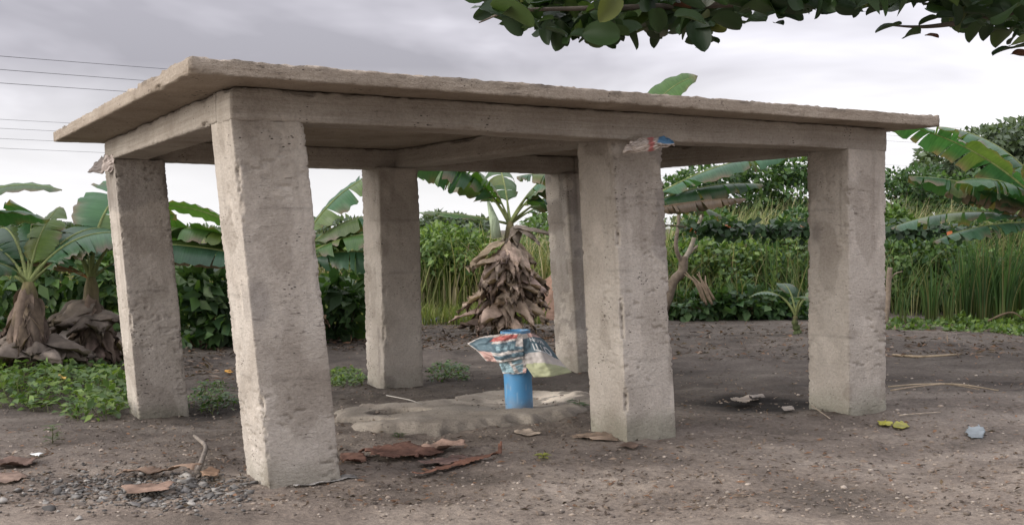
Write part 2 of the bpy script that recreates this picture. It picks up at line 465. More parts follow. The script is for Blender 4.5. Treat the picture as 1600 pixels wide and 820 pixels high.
for (wx, wy, sx, sy, amt) in ((w1[0], w1[1], 0.50, 0.42, 0.82), (onz(330, 625)[0], onz(330, 625)[1], 0.3, 0.5, 0.45), (onz(1480, 600)[0], onz(1480, 600)[1], 1.2, 0.5, 0.25)):
    g = np.exp(-(((X - wx) / sx) ** 2 + ((Y - wy) / sy) ** 2) + 0.9 * (fbm(np.stack([X * 4, Y * 4, X * 0], -1), 3, 3) - 0.5))
    g = np.clip(g, 0, 1)
    colg *= (1 - amt * smooth(0.1, 0.6, g))[..., None]
    Z -= 0.03 * g * smooth(20, 14, Y)
Z -= 0.16 * smooth(0.10, 0.25, poly_sd(X, Y, ap))
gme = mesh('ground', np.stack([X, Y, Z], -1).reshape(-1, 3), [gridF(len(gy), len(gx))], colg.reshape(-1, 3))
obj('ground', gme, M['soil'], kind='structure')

# ------------------------------------------------------------------ shelter
def box_shell(nx, ny, nz):
    idx = {}; P = []; F = []
    def vid(i, j, k):
        key = (i, j, k)
        if key not in idx: idx[key] = len(P); P.append(key)
        return idx[key]
    for k in range(nz):
        for i in range(nx):
            F.append((vid(i, 0, k), vid(i + 1, 0, k), vid(i + 1, 0, k + 1), vid(i, 0, k + 1)))
            F.append((vid(i + 1, ny, k), vid(i, ny, k), vid(i, ny, k + 1), vid(i + 1, ny, k + 1)))
        for j in range(ny):
            F.append((vid(0, j + 1, k), vid(0, j, k), vid(0, j, k + 1), vid(0, j + 1, k + 1)))
            F.append((vid(nx, j, k), vid(nx, j + 1, k), vid(nx, j + 1, k + 1), vid(nx, j, k + 1)))
    for i in range(nx):
        for j in range(ny):
            F.append((vid(i, j, nz), vid(i + 1, j, nz), vid(i + 1, j + 1, nz), vid(i, j + 1, nz)))
            F.append((vid(i, j + 1, 0), vid(i + 1, j + 1, 0), vid(i + 1, j, 0), vid(i, j, 0)))
    return np.array(P, float) / np.array([nx, ny, nz]), np.array(F)
def rough_box(size, res, seed, chip=0.014, rough=0.005, pit=0.012, edges='v', ragtop=0.0, chipw=0.028, hi=26):
    """box of given size with worn arrises; returns local coords centred in x,y and from 0 in z, plus 0..1 params"""
    n = [max(2, int(round(s / r))) for s, r in zip(size, res)]
    q, F = box_shell(*n)
    S = np.array(size)
    p = (q - [0.5, 0.5, 0]) * S
    wp = p + seed * 7.13
    nrm = np.zeros_like(p)
    for a in range(3):
        nrm[:, a] += (q[:, a] > 0.999) * 1.0 - (q[:, a] < 0.001) * 1.0
    nrm = unit(nrm)
    d = np.minimum(q, 1 - q) * S
    bumpy = (fbm(wp * 9, seed, 3) - 0.5) * rough * 2.2 + (fbm(wp * 38, seed + 3, 3, 0.6) - 0.5) * rough * 2.0
    pn = fbm(wp * np.array([20, 20, 55]), seed + 5, 2)
    gate = smooth(0.45, 0.62, fbm(wp * 4.5, seed + 8, 2))
    bumpy = bumpy - pit * smooth(0.62, 0.74, pn) * gate
    p = p + nrm * bumpy[:, None]
    # worn arrises: pull points near an edge towards the inside by a noisy amount
    prs = {'v': [(0, 1)], 'h': [(0, 2), (1, 2)], 'all': [(0, 1), (0, 2), (1, 2)]}[edges]
    for a, b in prs:
        cn = fbm(wp * hi, seed + 11 + a + b, 2, 0.6)
        cb = fbm(wp * 5.0, seed + 21 + a + b, 2)
        amt = chip * (0.10 + 1.9 * smooth(0.42, 0.80, cn) * smooth(0.30, 0.62, cb) + 2.6 * smooth(0.64, 0.8, cb))
        near = np.clip(1 - (d[:, a] + d[:, b]) / chipw, 0, 1) ** 0.7
        for ax in (a, b):
            p[:, ax] -= np.sign(q[:, ax] - 0.5) * amt * near
    return p, F, q

shelter = thing('concrete_shelter', (*uvw(U2 / 2, V1 / 2), 0), 'unfinished open concrete shelter of flat slab roof on six rough columns', 'shelter')
SH0 = np.array([*uvw(U2 / 2, V1 / 2), 0])
LAB = {'P1': 'column with a smooth darker top band beside the weed patch', 'P2': 'tallest looking pitted column beside the grey gravel', 'P3': 'column with dark plaster blotch near its foot',
       'P4': 'column with flaked plaster strip beyond the blue pipe', 'P5': 'column with the torn paper scrap under its beam', 'P6': 'column beside the damp hollow at the far end'}
for ci, (nm, (u, v, bz, ln, off)) in enumerate(COLS.items()):
    Hc = ZB + tilt(u, v) - (bz - 0.16) + 0.006
    res = 0.0085 if nm in ('P2', 'P5', 'P6', 'P1') else 0.016
    p, F, q = rough_box((A_, B_, Hc), (res, res, res * 1.15), ci + 2, chip=0.0085, rough=0.0026, pit=0.011, hi=75, chipw=0.020)
    t = np.clip((p[:, 2] - 0.16) / (Hc - 0.16), 0, 1)
    uu = u + off[0] + A_ / 2 + p[:, 0] + ln[0] * t
    vv_ = v + off[1] + B_ / 2 + p[:, 1] + ln[1] * t
    W = np.concatenate([uvw(uu, vv_), (bz - 0.16 + p[:, 2])[:, None]], 1)
    hz_ = p[:, 2] - 0.16
    nz = fbm(p * np.array([5, 5, 6]) + ci * 3, 70, 4)
    # splash-back stain and algae at the foot, plaster patches
    foot = smooth(0.20, 0.0, hz_ + 0.16 * (nz - 0.5)) * (1.0 if nm in ('P1', 'P5', 'P6') else 0.55)
    col = np.ones((len(p), 3))
    col *= 1 - foot[:, None] * np.array([0.36, 0.33, 0.38])
    patch = smooth(0.58, 0.64, fbm(p * np.array([4, 4, 3.4]) + 11 * ci, 90 + ci, 3, 0.45))
    col *= 1 - 0.20 * patch[:, None] * np.array([0.9, 0.95, 1.0])
    lvl = hz_ + 0.03 * (nz - 0.5)
    pour = sum(np.exp(-((lvl - h_ - 0.05 * math.sin(ci * 3 + h_ * 9)) / 0.008) ** 2) for h_ in (0.52, 1.02, 1.5)) * smooth(0.35, 0.6, fbm(p * 6 + ci, 95, 2))
    col *= 1 - 0.22 * np.clip(pour, 0, 1)[:, None]
    drip = smooth(0.56, 0.72, fbm(np.stack([p[:, 0] * 16, p[:, 1] * 16, p[:, 2] * 0.9], -1) + ci * 5, 97, 3)) * smooth(0.3, 1.5, hz_)
    col *= 1 - 0.16 * drip[:, None] * np.array([0.9, 0.95, 1.0])
    lime_ = smooth(0.60, 0.70, fbm(p * np.array([7, 7, 5]) + 31 + ci, 99, 3))
    col *= 1 + 0.13 * lime_[:, None]
    band = None
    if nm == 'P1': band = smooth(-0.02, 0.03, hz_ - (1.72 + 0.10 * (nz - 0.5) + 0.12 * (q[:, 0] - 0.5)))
    if nm == 'P3': band = smooth(0.30, 0.42, nz * smooth(0.75, 0.45, hz_) * smooth(0.55, 0.1, q[:, 0]) * (q[:, 1] < 0.3))
    if nm == 'P5': band = smooth(0.56, 0.60, q[:, 0] * 0.62 + 0.55 * (nz - 0.5)) * smooth(0.7, 0.95, hz_) * (q[:, 1] < .3)
    if nm == 'P4': band = smooth(0.53, 0.50, nz) * smooth(0.15, 0.3, hz_) * (q[:, 0] < .3)
    if nm == 'P2': band = smooth(0.02, 0.10, 0.18 - np.hypot((q[:, 0] - 0.12) * 0.8, (hz_ - 0.98) * 1.0)) * (q[:, 1] < .3)
    if nm == 'P6': band = smooth(0.02, 0.12, 0.16 - np.hypot((q[:, 1] - 0.8) * 0.7, (hz_ - 1.32) * 1.2)) * (q[:, 0] < .3)
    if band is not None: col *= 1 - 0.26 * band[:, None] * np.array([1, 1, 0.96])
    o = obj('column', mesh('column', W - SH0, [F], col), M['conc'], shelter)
    o['label'] = LAB[nm]
def top_uv(nm):
    u, v, bz, ln, off = COLS[nm]; return np.array([u + off[0] + ln[0], v + off[1] + ln[1]])
def beam(c0, c1, width, z0=ZB, z1=ZS - 0.004, seed=1, res=0.014, chip=0.006, lighten=0.86, label=None):
    """beam between two plan points (u,v) of its front-face line, body extends to the left of c0->c1"""
    c0, c1 = np.array(c0), np.array(c1)
    L = np.linalg.norm(c1 - c0); e = (c1 - c0) / L; s = np.array([-e[1], e[0]])
    p, F, q = rough_box((L, width, z1 - z0), (res * 1.2, res * 1.4, res), seed, chip=chip, rough=0.003, pit=0.004, edges='h', chipw=0.02)
    uv_ = c0 + np.outer(p[:, 0] + L / 2, e) + np.outer(p[:, 1] + width / 2, s)
    z = z0 + p[:, 2] + tilt(uv_[:, 0], uv_[:, 1]) + 0.006 * np.sin(uv_[:, 0] * 2.1 + seed)  * (q[:, 2] < 0.5)
    W = np.concatenate([uvw(uv_[:, 0], uv_[:, 1]), z[:, None]], 1)
    col = np.full((len(p), 3), lighten) * (0.88 + 0.26 * fbm(p * np.array([2.2, 6, 9]) + seed, 140 + seed, 4))[:, None]
    o = obj('beam', mesh('beam', W - SH0, [F], col), M['board'], shelter)
    if label: o['label'] = label
    return o
BW = 0.27
t1, t2, t3, t4, t5, t6 = (top_uv(k) for k in ('P1', 'P2', 'P3', 'P4', 'P5', 'P6'))
f0 = t2 + [-0.003, -0.004]; f1 = t6 + [A_ + 0.004, -0.004]
beam(f0, f1, BW, seed=31, label='long beam over the three front columns')
fy = lambda u: f0[1] + (f1[1] - f0[1]) * (u - f0[0]) / (f1[0] - f0[0])
bk0 = t1 + [0, B_ - 0.0]; bk1 = t4 + [A_, B_ - 0.05]
yb = V1 + B_
bk0[1] = bk1[1] = V1 + B_ - 0.02
beam((bk1[0], bk1[1]), (bk0[0], bk0[1]), BW, seed=32)
# short beams butt against the long ones
beam((t1[0] - 0.002, bk0[1] - BW - 0.002), (f0[0] + 0.002, f0[1] + BW + 0.002), BW, z0=ZB + 0.003, seed=33)
beam((t5[0] + A_ * 0.5 - BW / 2, bk0[1] - BW - 0.002), (t5[0] + A_ * 0.5 - BW / 2, fy(t5[0]) + BW + 0.002), BW, z0=ZB + 0.003, seed=34)
beam((bk1[0] - BW, bk0[1] - BW - 0.002), (f1[0] - BW, f1[1] + BW + 0.002), BW, z0=ZB + 0.003, seed=35)
# roof slab
OF, OL, OR, OB = 0.2667, 0.3668, 0.2792, 0.2673
LU, LV = U2 + A_ + OR + OL, V1 + B_ + OB + OF
p, F, q = rough_box((LU, LV, ZT - ZS), (0.022, 0.022, 0.011), 51, chip=0.005, rough=0.0028, pit=0.006, edges='h', chipw=0.02, hi=40)
uu = p[:, 0] + LU / 2 - OL; vv_ = p[:, 1] + LV / 2 - OF
zz = ZS + p[:, 2] + tilt(uu, vv_)
rim = np.minimum(np.minimum(q[:, 0], 1 - q[:, 0]) * LU, np.minimum(q[:, 1], 1 - q[:, 1]) * LV)
top = (q[:, 2] > 0.99)
lump = 0.8 * smooth(0.56, 0.74, fbm(np.stack([uu * 21, vv_ * 21, uu * 0], -1), 61, 3)) * 0.008 * smooth(0.14, 0.02, rim)
zz = zz + top * (lump - 0.006 * smooth(0.4, 0.25, fbm(np.stack([uu * 14, vv_ * 14, uu * 0], -1), 66, 2)) * smooth(0.05, 0, rim))
W = np.concatenate([uvw(uu, vv_), zz[:, None]], 1)
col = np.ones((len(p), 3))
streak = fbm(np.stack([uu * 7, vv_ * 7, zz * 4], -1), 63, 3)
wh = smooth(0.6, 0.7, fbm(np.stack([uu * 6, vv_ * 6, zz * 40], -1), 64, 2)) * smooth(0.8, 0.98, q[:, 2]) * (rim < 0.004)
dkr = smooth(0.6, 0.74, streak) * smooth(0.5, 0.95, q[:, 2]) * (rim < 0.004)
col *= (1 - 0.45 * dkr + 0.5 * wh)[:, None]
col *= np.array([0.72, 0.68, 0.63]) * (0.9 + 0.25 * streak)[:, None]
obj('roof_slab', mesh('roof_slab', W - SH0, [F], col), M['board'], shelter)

# ------------------------------------------------------------------ cement apron round the pipe
axx = np.arange(-1.7, 1.2, 0.02); ayy = np.arange(6.6, 9.8, 0.02)
AX, AY = np.meshgrid(axx, ayy)
z0 = AX * 0
jit = (fbm(np.stack([AX * 4, AY * 4, z0], -1), 71, 4, 0.6) - 0.5) * 0.40
sd = poly_sd(AX, AY, ap) + jit * 0.6
g0 = ghs(AX, AY)
hgt = -0.06 + 0.098 * smooth(-0.06, 0.14, sd) + 0.05 * (fbm(np.stack([AX * 2.2, AY * 2.2, z0], -1), 72, 3) - 0.5) * smooth(0, 0.2, sd)
pp = onz(820, 632, 0.0); 
pit_ = np.exp(-(((AX - pp[0]) / 0.42) ** 2 + ((AY - pp[1] + 0.05) / 0.62) ** 2) ** 1.5)
hgt -= 0.075 * pit_
hole_px = ((625, 637, 0.24, 0.17, 0.11), (545, 654, 0.24, 0.20, 0.12), (592, 660, 0.14, 0.10, 0.08))
hm_ = z0
for hx, hy, sx, sy, am in hole_px:
    c0 = onz(hx, hy, 0.05)
    e = np.exp(-((((AX - c0[0]) / sx) ** 2 + ((AY - c0[1]) / sy) ** 2) ** 2) + 1.6 * jit)
    e = smooth(0.3, 0.75, e); hgt -= am * e; hm_ = np.maximum(hm_, e)
hgt += (fbm(np.stack([AX * 12, AY * 12, z0], -1), 74, 4, 0.5) - 0.5) * 0.016
dirt = smooth(0.10, -0.02, sd + 0.10 * (fbm(np.stack([AX * 9, AY * 9, z0], -1), 73, 3) - 0.5))
AZ = g0 + hgt
lime = smooth(0.47, 0.56, fbm(np.stack([AX * 7, AY * 7, z0], -1), 77, 4)) * np.exp(-(((AX - onz(872, 622)[0]) / 0.42) ** 2 + ((AY - onz(872, 622)[1]) / 0.32) ** 2))
lime2 = smooth(0.45, 0.6, fbm(np.stack([AX * 9, AY * 9, z0], -1), 78, 4)) * np.exp(-(((AX - onz(745, 628)[0]) / 0.32) ** 2 + ((AY - onz(745, 628)[1]) / 0.3) ** 2))
ac = np.stack([z0 + 0.78, z0 + 0.765, z0 + 0.735], -1) * (1 - 0.5 * hm_)[..., None]  # inside of the holes painted darker, standing in for their shadow
ac *= (0.8 + 0.5 * fbm(np.stack([AX * 2, AY * 2, z0], -1), 79, 3))[..., None]
ac = ac * (1 - 0.35 * dirt)[..., None]
ac = ac * (1 + (1.5 * lime + 0.5 * lime2)[..., None]) + 0.25 * lime[..., None]
F = gridF(len(ayy), len(axx))
keep = ((AZ - g0).ravel()[F] > -0.042).any(1)
F = F[keep]
used = np.unique(F); remap = -np.ones(AZ.size, int); remap[used] = np.arange(len(used))
obj('cement_apron', mesh('cement_apron', np.stack([AX, AY, AZ], -1).reshape(-1, 3)[used], [remap[F]], ac.reshape(-1, 3)[used]), M['apron'], kind='structure')
def apron_z(x, y):
    i = int(np.argmin(abs(ayy - y))); j = int(np.argmin(abs(axx - x)))
    return AZ[i, j]

# ------------------------------------------------------------------ blue pipe and sack
PD = 8.28
pb = pix(812, 647, PD); ptop = pix(805, 516, PD - 0.02)
PR = 0.108
pipe = thing('borehole_pipe', pb, 'blue plastic borehole casing pipe standing in the cement apron', 'pipe')
axp = unit(ptop - pb); Lp = np.linalg.norm(ptop - pb)
a1 = unit(np.cross(axp, [0, 1, 0])); a2 = np.cross(axp, a1)
def ringpipe(prof, n=40):
    th = np.arange(n) * 2 * np.pi / n
    V = np.concatenate([h * axp + r * (np.cos(th)[:, None] * a1 + np.sin(th)[:, None] * a2) for h, r in prof])
    m = len(prof); i = np.arange(m - 1)[:, None] * n; j = np.arange(n)[None]
    return V, [np.stack([i + j, i + (j + 1) % n, i + n + (j + 1) % n, i + n + j], -1).reshape(-1, 4)]
def pipecol(V):
    h = V @ axp
    nz_ = fbm(V * 14, 301, 4); sc_ = fbm(V * np.array([60, 60, 9]), 303, 3)
    c = np.array([0.080, 0.262, 0.480]) * (0.85 + 0.3 * fbm(V * 5, 305, 3))[:, None]
    mud = smooth(0.16, 0.0, h + 0.16 * (nz_ - 0.5)) * 0.75 + 0.35 * smooth(0.60, 0.72, nz_)
    c = c * (1 - mud[:, None]) + np.array([0.20, 0.175, 0.15]) * mud[:, None]
    scr = smooth(0.66, 0.74, sc_)[:, None] * 0.4
    return c * (1 - scr) + np.array([0.30, 0.42, 0.52]) * scr
V, F = ringpipe([(-0.15, PR)] + [(h, PR) for h in np.arange(0, Lp - 0.06, 0.012)] + [(Lp - 0.055, PR)], 64); obj('tube', mesh('tube', V, F, pipecol(V)), M['pvc'], pipe)
V, F = ringpipe([(Lp - 0.062, PR * 1.0), (Lp - 0.058, PR * 1.07), (Lp - 0.03, PR * 1.07), (Lp - 0.004, PR * 1.07), (Lp, PR * 1.05), (Lp, PR * 0.93), (Lp - 0.004, PR * 0.91), (Lp - 0.2, PR * 0.9), (Lp - 0.5, PR * 0.9), (Lp - 0.501, 0.001)], 64); obj('socket_rim', mesh('socket_rim', V, F, pipecol(V)), M['pvc'], pipe)

def srgb(r, g, b):
    return np.array([((c / 255) / 12.92 if c <= 10 else (((c / 255) + 0.055) / 1.055) ** 2.4) for c in (r, g, b)])
WHT, RED, TEAL, PALE, GRN, SALM = srgb(224, 217, 213), srgb(208, 124, 118), srgb(112, 136, 148), srgb(170, 200, 210), srgb(190, 194, 158), srgb(216, 180, 172)
sack = thing('woven_sack', pb + axp * Lp * 0.5, 'crumpled printed woven sack wrapped round the blue pipe top', 'sack')
S0 = pb + axp * Lp * 0.5
def sackpart(name, ctrl, colf, n=46, crumple=0.02, seed=1, push=0):
    """ctrl: rows of (px,py,depth) control points, bilinear-spline surface"""
    ctrl = np.array(ctrl, float)
    R, K = ctrl.shape[:2]
    W3 = np.array([[pix(*c) for c in row] for row in ctrl])
    s = np.linspace(0, 1, n)
    rows = np.array([[np.interp(s, np.linspace(0, 1, K), W3[r, :, a]) for a in range(3)] for r in range(R)])   # R,3,n
    S = np.array([[np.interp(s, np.linspace(0, 1, R), rows[:, a, k]) for k in range(n)] for a in range(3)])  # 3, n(k), n(s)
    P = np.transpose(S, (2, 1, 0))       # rows v, cols u
    vv, uu_ = np.meshgrid(s, s, indexing='ij')
    c1 = fbm(np.stack([uu_ * 5 + seed, vv * 6, vv * 0], -1), seed, 3, 0.55) - 0.5
    c2 = np.abs(fbm(np.stack([uu_ * 3 + vv * 6 + seed, vv * 4 - uu_ * 2, vv * 0], -1), seed + 4, 2) - 0.5)
    P[..., 1] -= crumple * (2.6 * c1 + 3.0 * c2)
    P[..., 2] += crumple * 0.5 * c1
    colr = np.array([[colf(a, b) for a in s] for b in s]).reshape(-1, 3)
    me = mesh(name, P.reshape(-1, 3) - S0, [gridF(n, n)], colr)
    o = obj(name, me, M['sack'], sack)
    so = o.modifiers.new('thick', 'SOLIDIFY'); so.thickness = 0.003
    return o, P
def c_left(u, v):
    # slanted print: white edge, red panel, white, grey-teal band with pale letters, salmon corner, teal
    w = v + 0.28 * (u - 0.5)
    if v < 0.04 or u < 0.03: return WHT
    if u > 0.84 and v < 0.42: return WHT * 0.95
    if w < 0.30 and u > 0.28: return RED if w > 0.06 else WHT
    if w < 0.16: return WHT
    if w < 0.36 and u > 0.35: return WHT
    if w < 0.62:
        if u > 0.40 and 0.44 < w < 0.56 and (int(u * 22) % 3 != 0): return PALE
        return TEAL if u > 0.12 else TEAL * 0.8
    if w < 0.72: return WHT if u > 0.35 else SALM
    if u < 0.35: return SALM
    return TEAL if (w < 0.88) else WHT
def c_low(u, v):
    if u > 0.86: return WHT * 0.92 if v < 0.75 else SALM
    if abs(u - 0.35 - 0.30 * v) < 0.07: return WHT
    if v > 0.93: return WHT
    if abs(v - 0.42) < 0.05 and u > 0.5: return WHT
    return PALE if (u + v * 0.6) % 0.5 > 0.18 else PALE * 0.72
def c_right(u, v):
    k = v + 0.10 * np.sin(u * 2.4) - 0.16 * u
    if v < 0.10: return SALM if u > 0.3 else WHT
    if k < 0.44: return TEAL * 0.85
    if k < 0.68: return WHT * 0.92
    return GRN
d = PD
lf = [[(784, 521, d - 0.13), (800, 521, d - 0.145), (815, 521, d - 0.145)],
      [(752, 526, d - 0.11), (785, 530, d - 0.17), (817, 530, d - 0.15)],
      [(730, 536, d - 0.10), (778, 545, d - 0.20), (818, 546, d - 0.155)],
      [(744, 546, d - 0.12), (782, 558, d - 0.21), (818, 556, d - 0.16)],
      [(760, 563, d - 0.13), (785, 566, d - 0.17), (818, 560, d - 0.15)]]
sackpart('printed_flap', lf, c_left, 52, 0.022, 3)
lo_ = [[(778, 556, d - 0.12), (798, 560, d - 0.15), (822, 556, d - 0.14)],
       [(781, 570, d - 0.13), (801, 572, d - 0.16), (824, 568, d - 0.14)],
       [(786, 583, d - 0.125), (803, 584, d - 0.15), (822, 582, d - 0.13)]]
sackpart('wrapped_layer', lo_, c_low, 40, 0.012, 7)
rt = [[(815, 522, d - 0.14), (828, 520, d - 0.10), (839, 524, d - 0.02)],
      [(817, 540, d - 0.15), (838, 534, d - 0.13), (852, 533, d - 0.04)],
      [(820, 557, d - 0.15), (848, 556, d - 0.16), (872, 560, d - 0.06)],
      [(822, 572, d - 0.15), (855, 573, d - 0.18), (884, 573, d - 0.08)],
      [(834, 589, d - 0.15), (862, 588, d - 0.17), (893, 581, d - 0.08)]]
o_r, PRT = sackpart('lettered_flap', rt, c_right, 52, 0.010, 11)
def flat_text(body):
    cu = bpy.data.curves.new('txt', 'FONT'); cu.body = body; cu.offset = 0.03; cu.align_x = 'CENTER'; cu.align_y = 'CENTER'
    to = bpy.data.objects.new('txt', cu); C.objects.link(to)
    dg = bpy.context.evaluated_depsgraph_get(); me = bpy.data.meshes.new_from_object(to.evaluated_get(dg))
    bpy.data.objects.remove(to); bpy.data.curves.remove(cu)
    return me
nP = PRT.shape[0]
for body, u0, v0, wu, hv in (('OTTI', 0.60, 0.36, 0.56, 0.14), ('IKON', 0.58, 0.20, 0.52, 0.10)):
    me = flat_text(body)
    co = np.zeros(len(me.vertices) * 3, np.float32); me.vertices.foreach_get('co', co); co = co.reshape(-1, 3)
    ex = (co[:, 0].max() - co[:, 0].min()); ey = (co[:, 1].max() - co[:, 1].min())
    uq = np.clip(u0 - co[:, 0] / ex * wu, 0, 0.999) * (nP - 1); vq = np.clip(v0 + co[:, 1] / ey * hv + 0.10 * (-co[:, 0] / ex), 0, 0.999) * (nP - 1)
    i, j = vq.astype(int), uq.astype(int); fv, fu = (vq - i)[:, None], (uq - j)[:, None]
    i2, j2 = np.minimum(i + 1, nP - 1), np.minimum(j + 1, nP - 1)
    P = PRT[i, j] * (1 - fv) * (1 - fu) + PRT[i2, j] * fv * (1 - fu) + PRT[i, j2] * (1 - fv) * fu + PRT[i2, j2] * fv * fu
    P = P + np.array([0, -0.016, 0.002]) - S0
    me.vertices.foreach_set('co', P.astype(np.float32).ravel()); me.update()
    t = obj('lettering', me, M['ink'], o_r)

def scrap(name, ctrl, colf, label, cat='paper scrap', n=24, cr=0.02, seed=1):
    ctrl = np.array(ctrl, float); R, K = ctrl.shape[:2]
    W3 = np.array([[pix(*c) for c in row] for row in ctrl]); s = np.linspace(0, 1, n)
    rows = np.array([[np.interp(s, np.linspace(0, 1, K), W3[r, :, a]) for a in range(3)] for r in range(R)])
    S = np.array([[np.interp(s, np.linspace(0, 1, R), rows[:, a, k]) for k in range(n)] for a in range(3)])
    P = np.transpose(S, (2, 1, 0)); vv, uu_ = np.meshgrid(s, s, indexing='ij')
    P[..., 1] -= cr * 4 * np.abs(fbm(np.stack([uu_ * 5 + vv * 3, vv * 5, vv * 0], -1), seed, 3) - 0.5)
    P[..., 2] += cr * 1.6 * (fbm(np.stack([uu_ * 8, vv * 5, vv * 0], -1), seed + 3, 2) - 0.5)
    c0 = P.reshape(-1, 3).mean(0)
    o = obj(name, mesh(name, P.reshape(-1, 3) - c0, [gridF(n, n)], np.array([[colf(a, b) for a in s] for b in s]).reshape(-1, 3)), M['sack'], label=label, cat=cat)
    o.location = c0.tolist()
    so = o.modifiers.new('thick', 'SOLIDIFY'); so.thickness = 0.002
    return o
dP5 = 6.70
def c_scrap(u, v):
    if u > 0.62 and v < 0.55: return srgb(78, 118, 150)
    if 0.42 < u - 0.1 * v < 0.52: return srgb(178, 110, 105)
    return srgb(200, 188, 178) if (v * 5 + u * 3) % 1 > 0.25 else srgb(150, 135, 122)
scrap('paper_scrap', [[(985, 222, dP5 - 0.02), (1005, 216, dP5 + 0.02), (1032, 212, dP5 + 0.05), (1050, 219, dP5 + 0.10)],
                      [(976, 232, dP5 - 0.08), (1002, 226, dP5 - 0.06), (1030, 222, dP5 - 0.02), (1053, 224, dP5 + 0.04)],
                      [(972, 239, dP5 - 0.06), (998, 238, dP5 - 0.05), (1024, 233, dP5), (1054, 228, dP5 + 0.06)]], c_scrap,
      'torn striped paper scrap stuck under the beam on a front column', seed=5)
dP1 = 8.55
scrap('paper_scrap', [[(158, 246, dP1), (166, 243, dP1 - 0.1), (179, 243, dP1 - 0.12)], [(146, 258, dP1), (163, 254, dP1 - 0.12), (180, 252, dP1 - 0.14)], [(137, 268, dP1), (160, 272, dP1 - 0.08), (178, 266, dP1 - 0.1)]],
      lambda u, v: srgb(196, 184, 178) if u > 0.45 else srgb(120, 112, 108), 'crumpled grey paper scrap sticking out at the top of the weed patch column', seed=8)

# ------------------------------------------------------------------ banana plants
GREEN = np.array([0.055, 0.115, 0.030]); DEEP = np.array([0.026, 0.072, 0.030]); BLUE = np.array([0.040, 0.090, 0.055]); LIME = np.array([0.11, 0.175, 0.035])
BRN = np.array([0.215, 0.158, 0.115]); DBRN = np.array([0.095, 0.070, 0.052]); GBRN = np.array([0.27, 0.225, 0.185])
def banana_leaf(base, az, el, L, W, bend, roll=0.0, droop=0.5, tears=6, rg=rng, col=GREEN, pet=0.2, tipcurl=0.0):
    """-> blade (V,F,col,uv), rib (V,F); base relative to the plant"""
    n = 40
    t = np.linspace(0, 1, n)
    e = el - bend * t ** 1.35 - tipcurl * t ** 4
    d = np.stack([np.cos(az) * np.cos(e), np.sin(az) * np.cos(e), np.sin(e)], 1)
    P = np.concatenate([[np.zeros(3)], np.cumsum(d[:-1] * (L / (n - 1)), 0)]) + base
    s0 = np.array([-math.sin(az), math.cos(az), 0.0])
    up = np.cross(d, s0); up *= np.sign(up[:, 2:3] + 1e-9) if False else 1
    up = -np.cross(s0, d)
    S = s0 * math.cos(roll) + up * math.sin(roll); Nn = np.cross(d, S)
    parts = []
    for side in (-1, 1):
        cuts = np.sort(np.concatenate([[0, 1], rg.uniform(0.06, 0.97, tears)]))
        for k in range(len(cuts) - 1):
            a, b = cuts[k], cuts[k + 1]
            if b - a < 0.012: continue
            m = max(3, int((b - a) * 26) + 2); q = np.linspace(0, 1, 5)
            dr = droop * rg.uniform(0.75, 1.25) + rg.uniform(-0.12, 0.12)
            full = (b - a) > 0.5
            sh = 0.02 if full else rg.uniform(0.08, 0.30)
            mid = rg.uniform(0.3, 0.7)
            tt = np.linspace(a, b, m)
            T = tt[:, None] + (a + (b - a) * mid - tt)[:, None] * sh * q[None] ** 1.2 + 0.035 * q[None] * (1 if not full else 0.6)
            T = np.clip(T, 0, 1)
            w = W * (np.sin(np.pi * np.clip(tt, 0.0, 1.0) ** 0.8) ** 0.55)[:, None] * q[None]
            w[tt > 0.999] = 0
            tg = pet + (1 - pet) * T
            PI_ = np.stack([np.interp(tg, t, P[:, i]) for i in range(3)], -1)
            SI = np.stack([np.interp(tg, t, S[:, i]) for i in range(3)], -1); NI = np.stack([np.interp(tg, t, Nn[:, i]) for i in range(3)], -1)
            an = dr * (0.35 + 0.75 * q)[None] - 0.25
            wav = 0.018 * np.sin(T * 60 + k) * q[None] ** 2 * (W / 0.3)
            X_ = PI_ + side * SI * (w * np.cos(an))[..., None] - np.sign(NI[..., 2:3] + 1e-6) * NI * (w * np.sin(an) + wav)[..., None]
            c = col * rg.uniform(0.8, 1.22)
            if rg.random() < 0.16 and col[1] > col[0]: c = c * 0.6 + np.array([0.16, 0.17, 0.03]) * 0.4
            cc = np.broadcast_to(c, X_.shape).copy()
            ed = np.clip((q[None, :] - 0.66) / 0.34, 0, 1) * smooth(0.45, 0.72, vnoise(np.stack([T * 9 + k * 3.3, T * 0 + side * 5, T * 0], -1), 7 + int(L * 100)))
            tipb = smooth(0.93, 1.0, T) * 0.8
            wb = np.clip(ed + tipb, 0, 1)[..., None]
            cc = cc * (1 - wb) + BRN * 0.75 * wb
            parts.append((X_.reshape(-1, 3), [gridF(m, 5)], cc.reshape(-1, 3), np.stack([T.ravel(), np.broadcast_to(q, T.shape).ravel()], 1)))
    blade = join(parts)
    r = np.interp(t, [0, pet, 1], [0.030, 0.016, 0.003]) * (W / 0.3) ** 0.5
    rv, rf = tube(P, r, 7)
    return blade, (rv, rf)
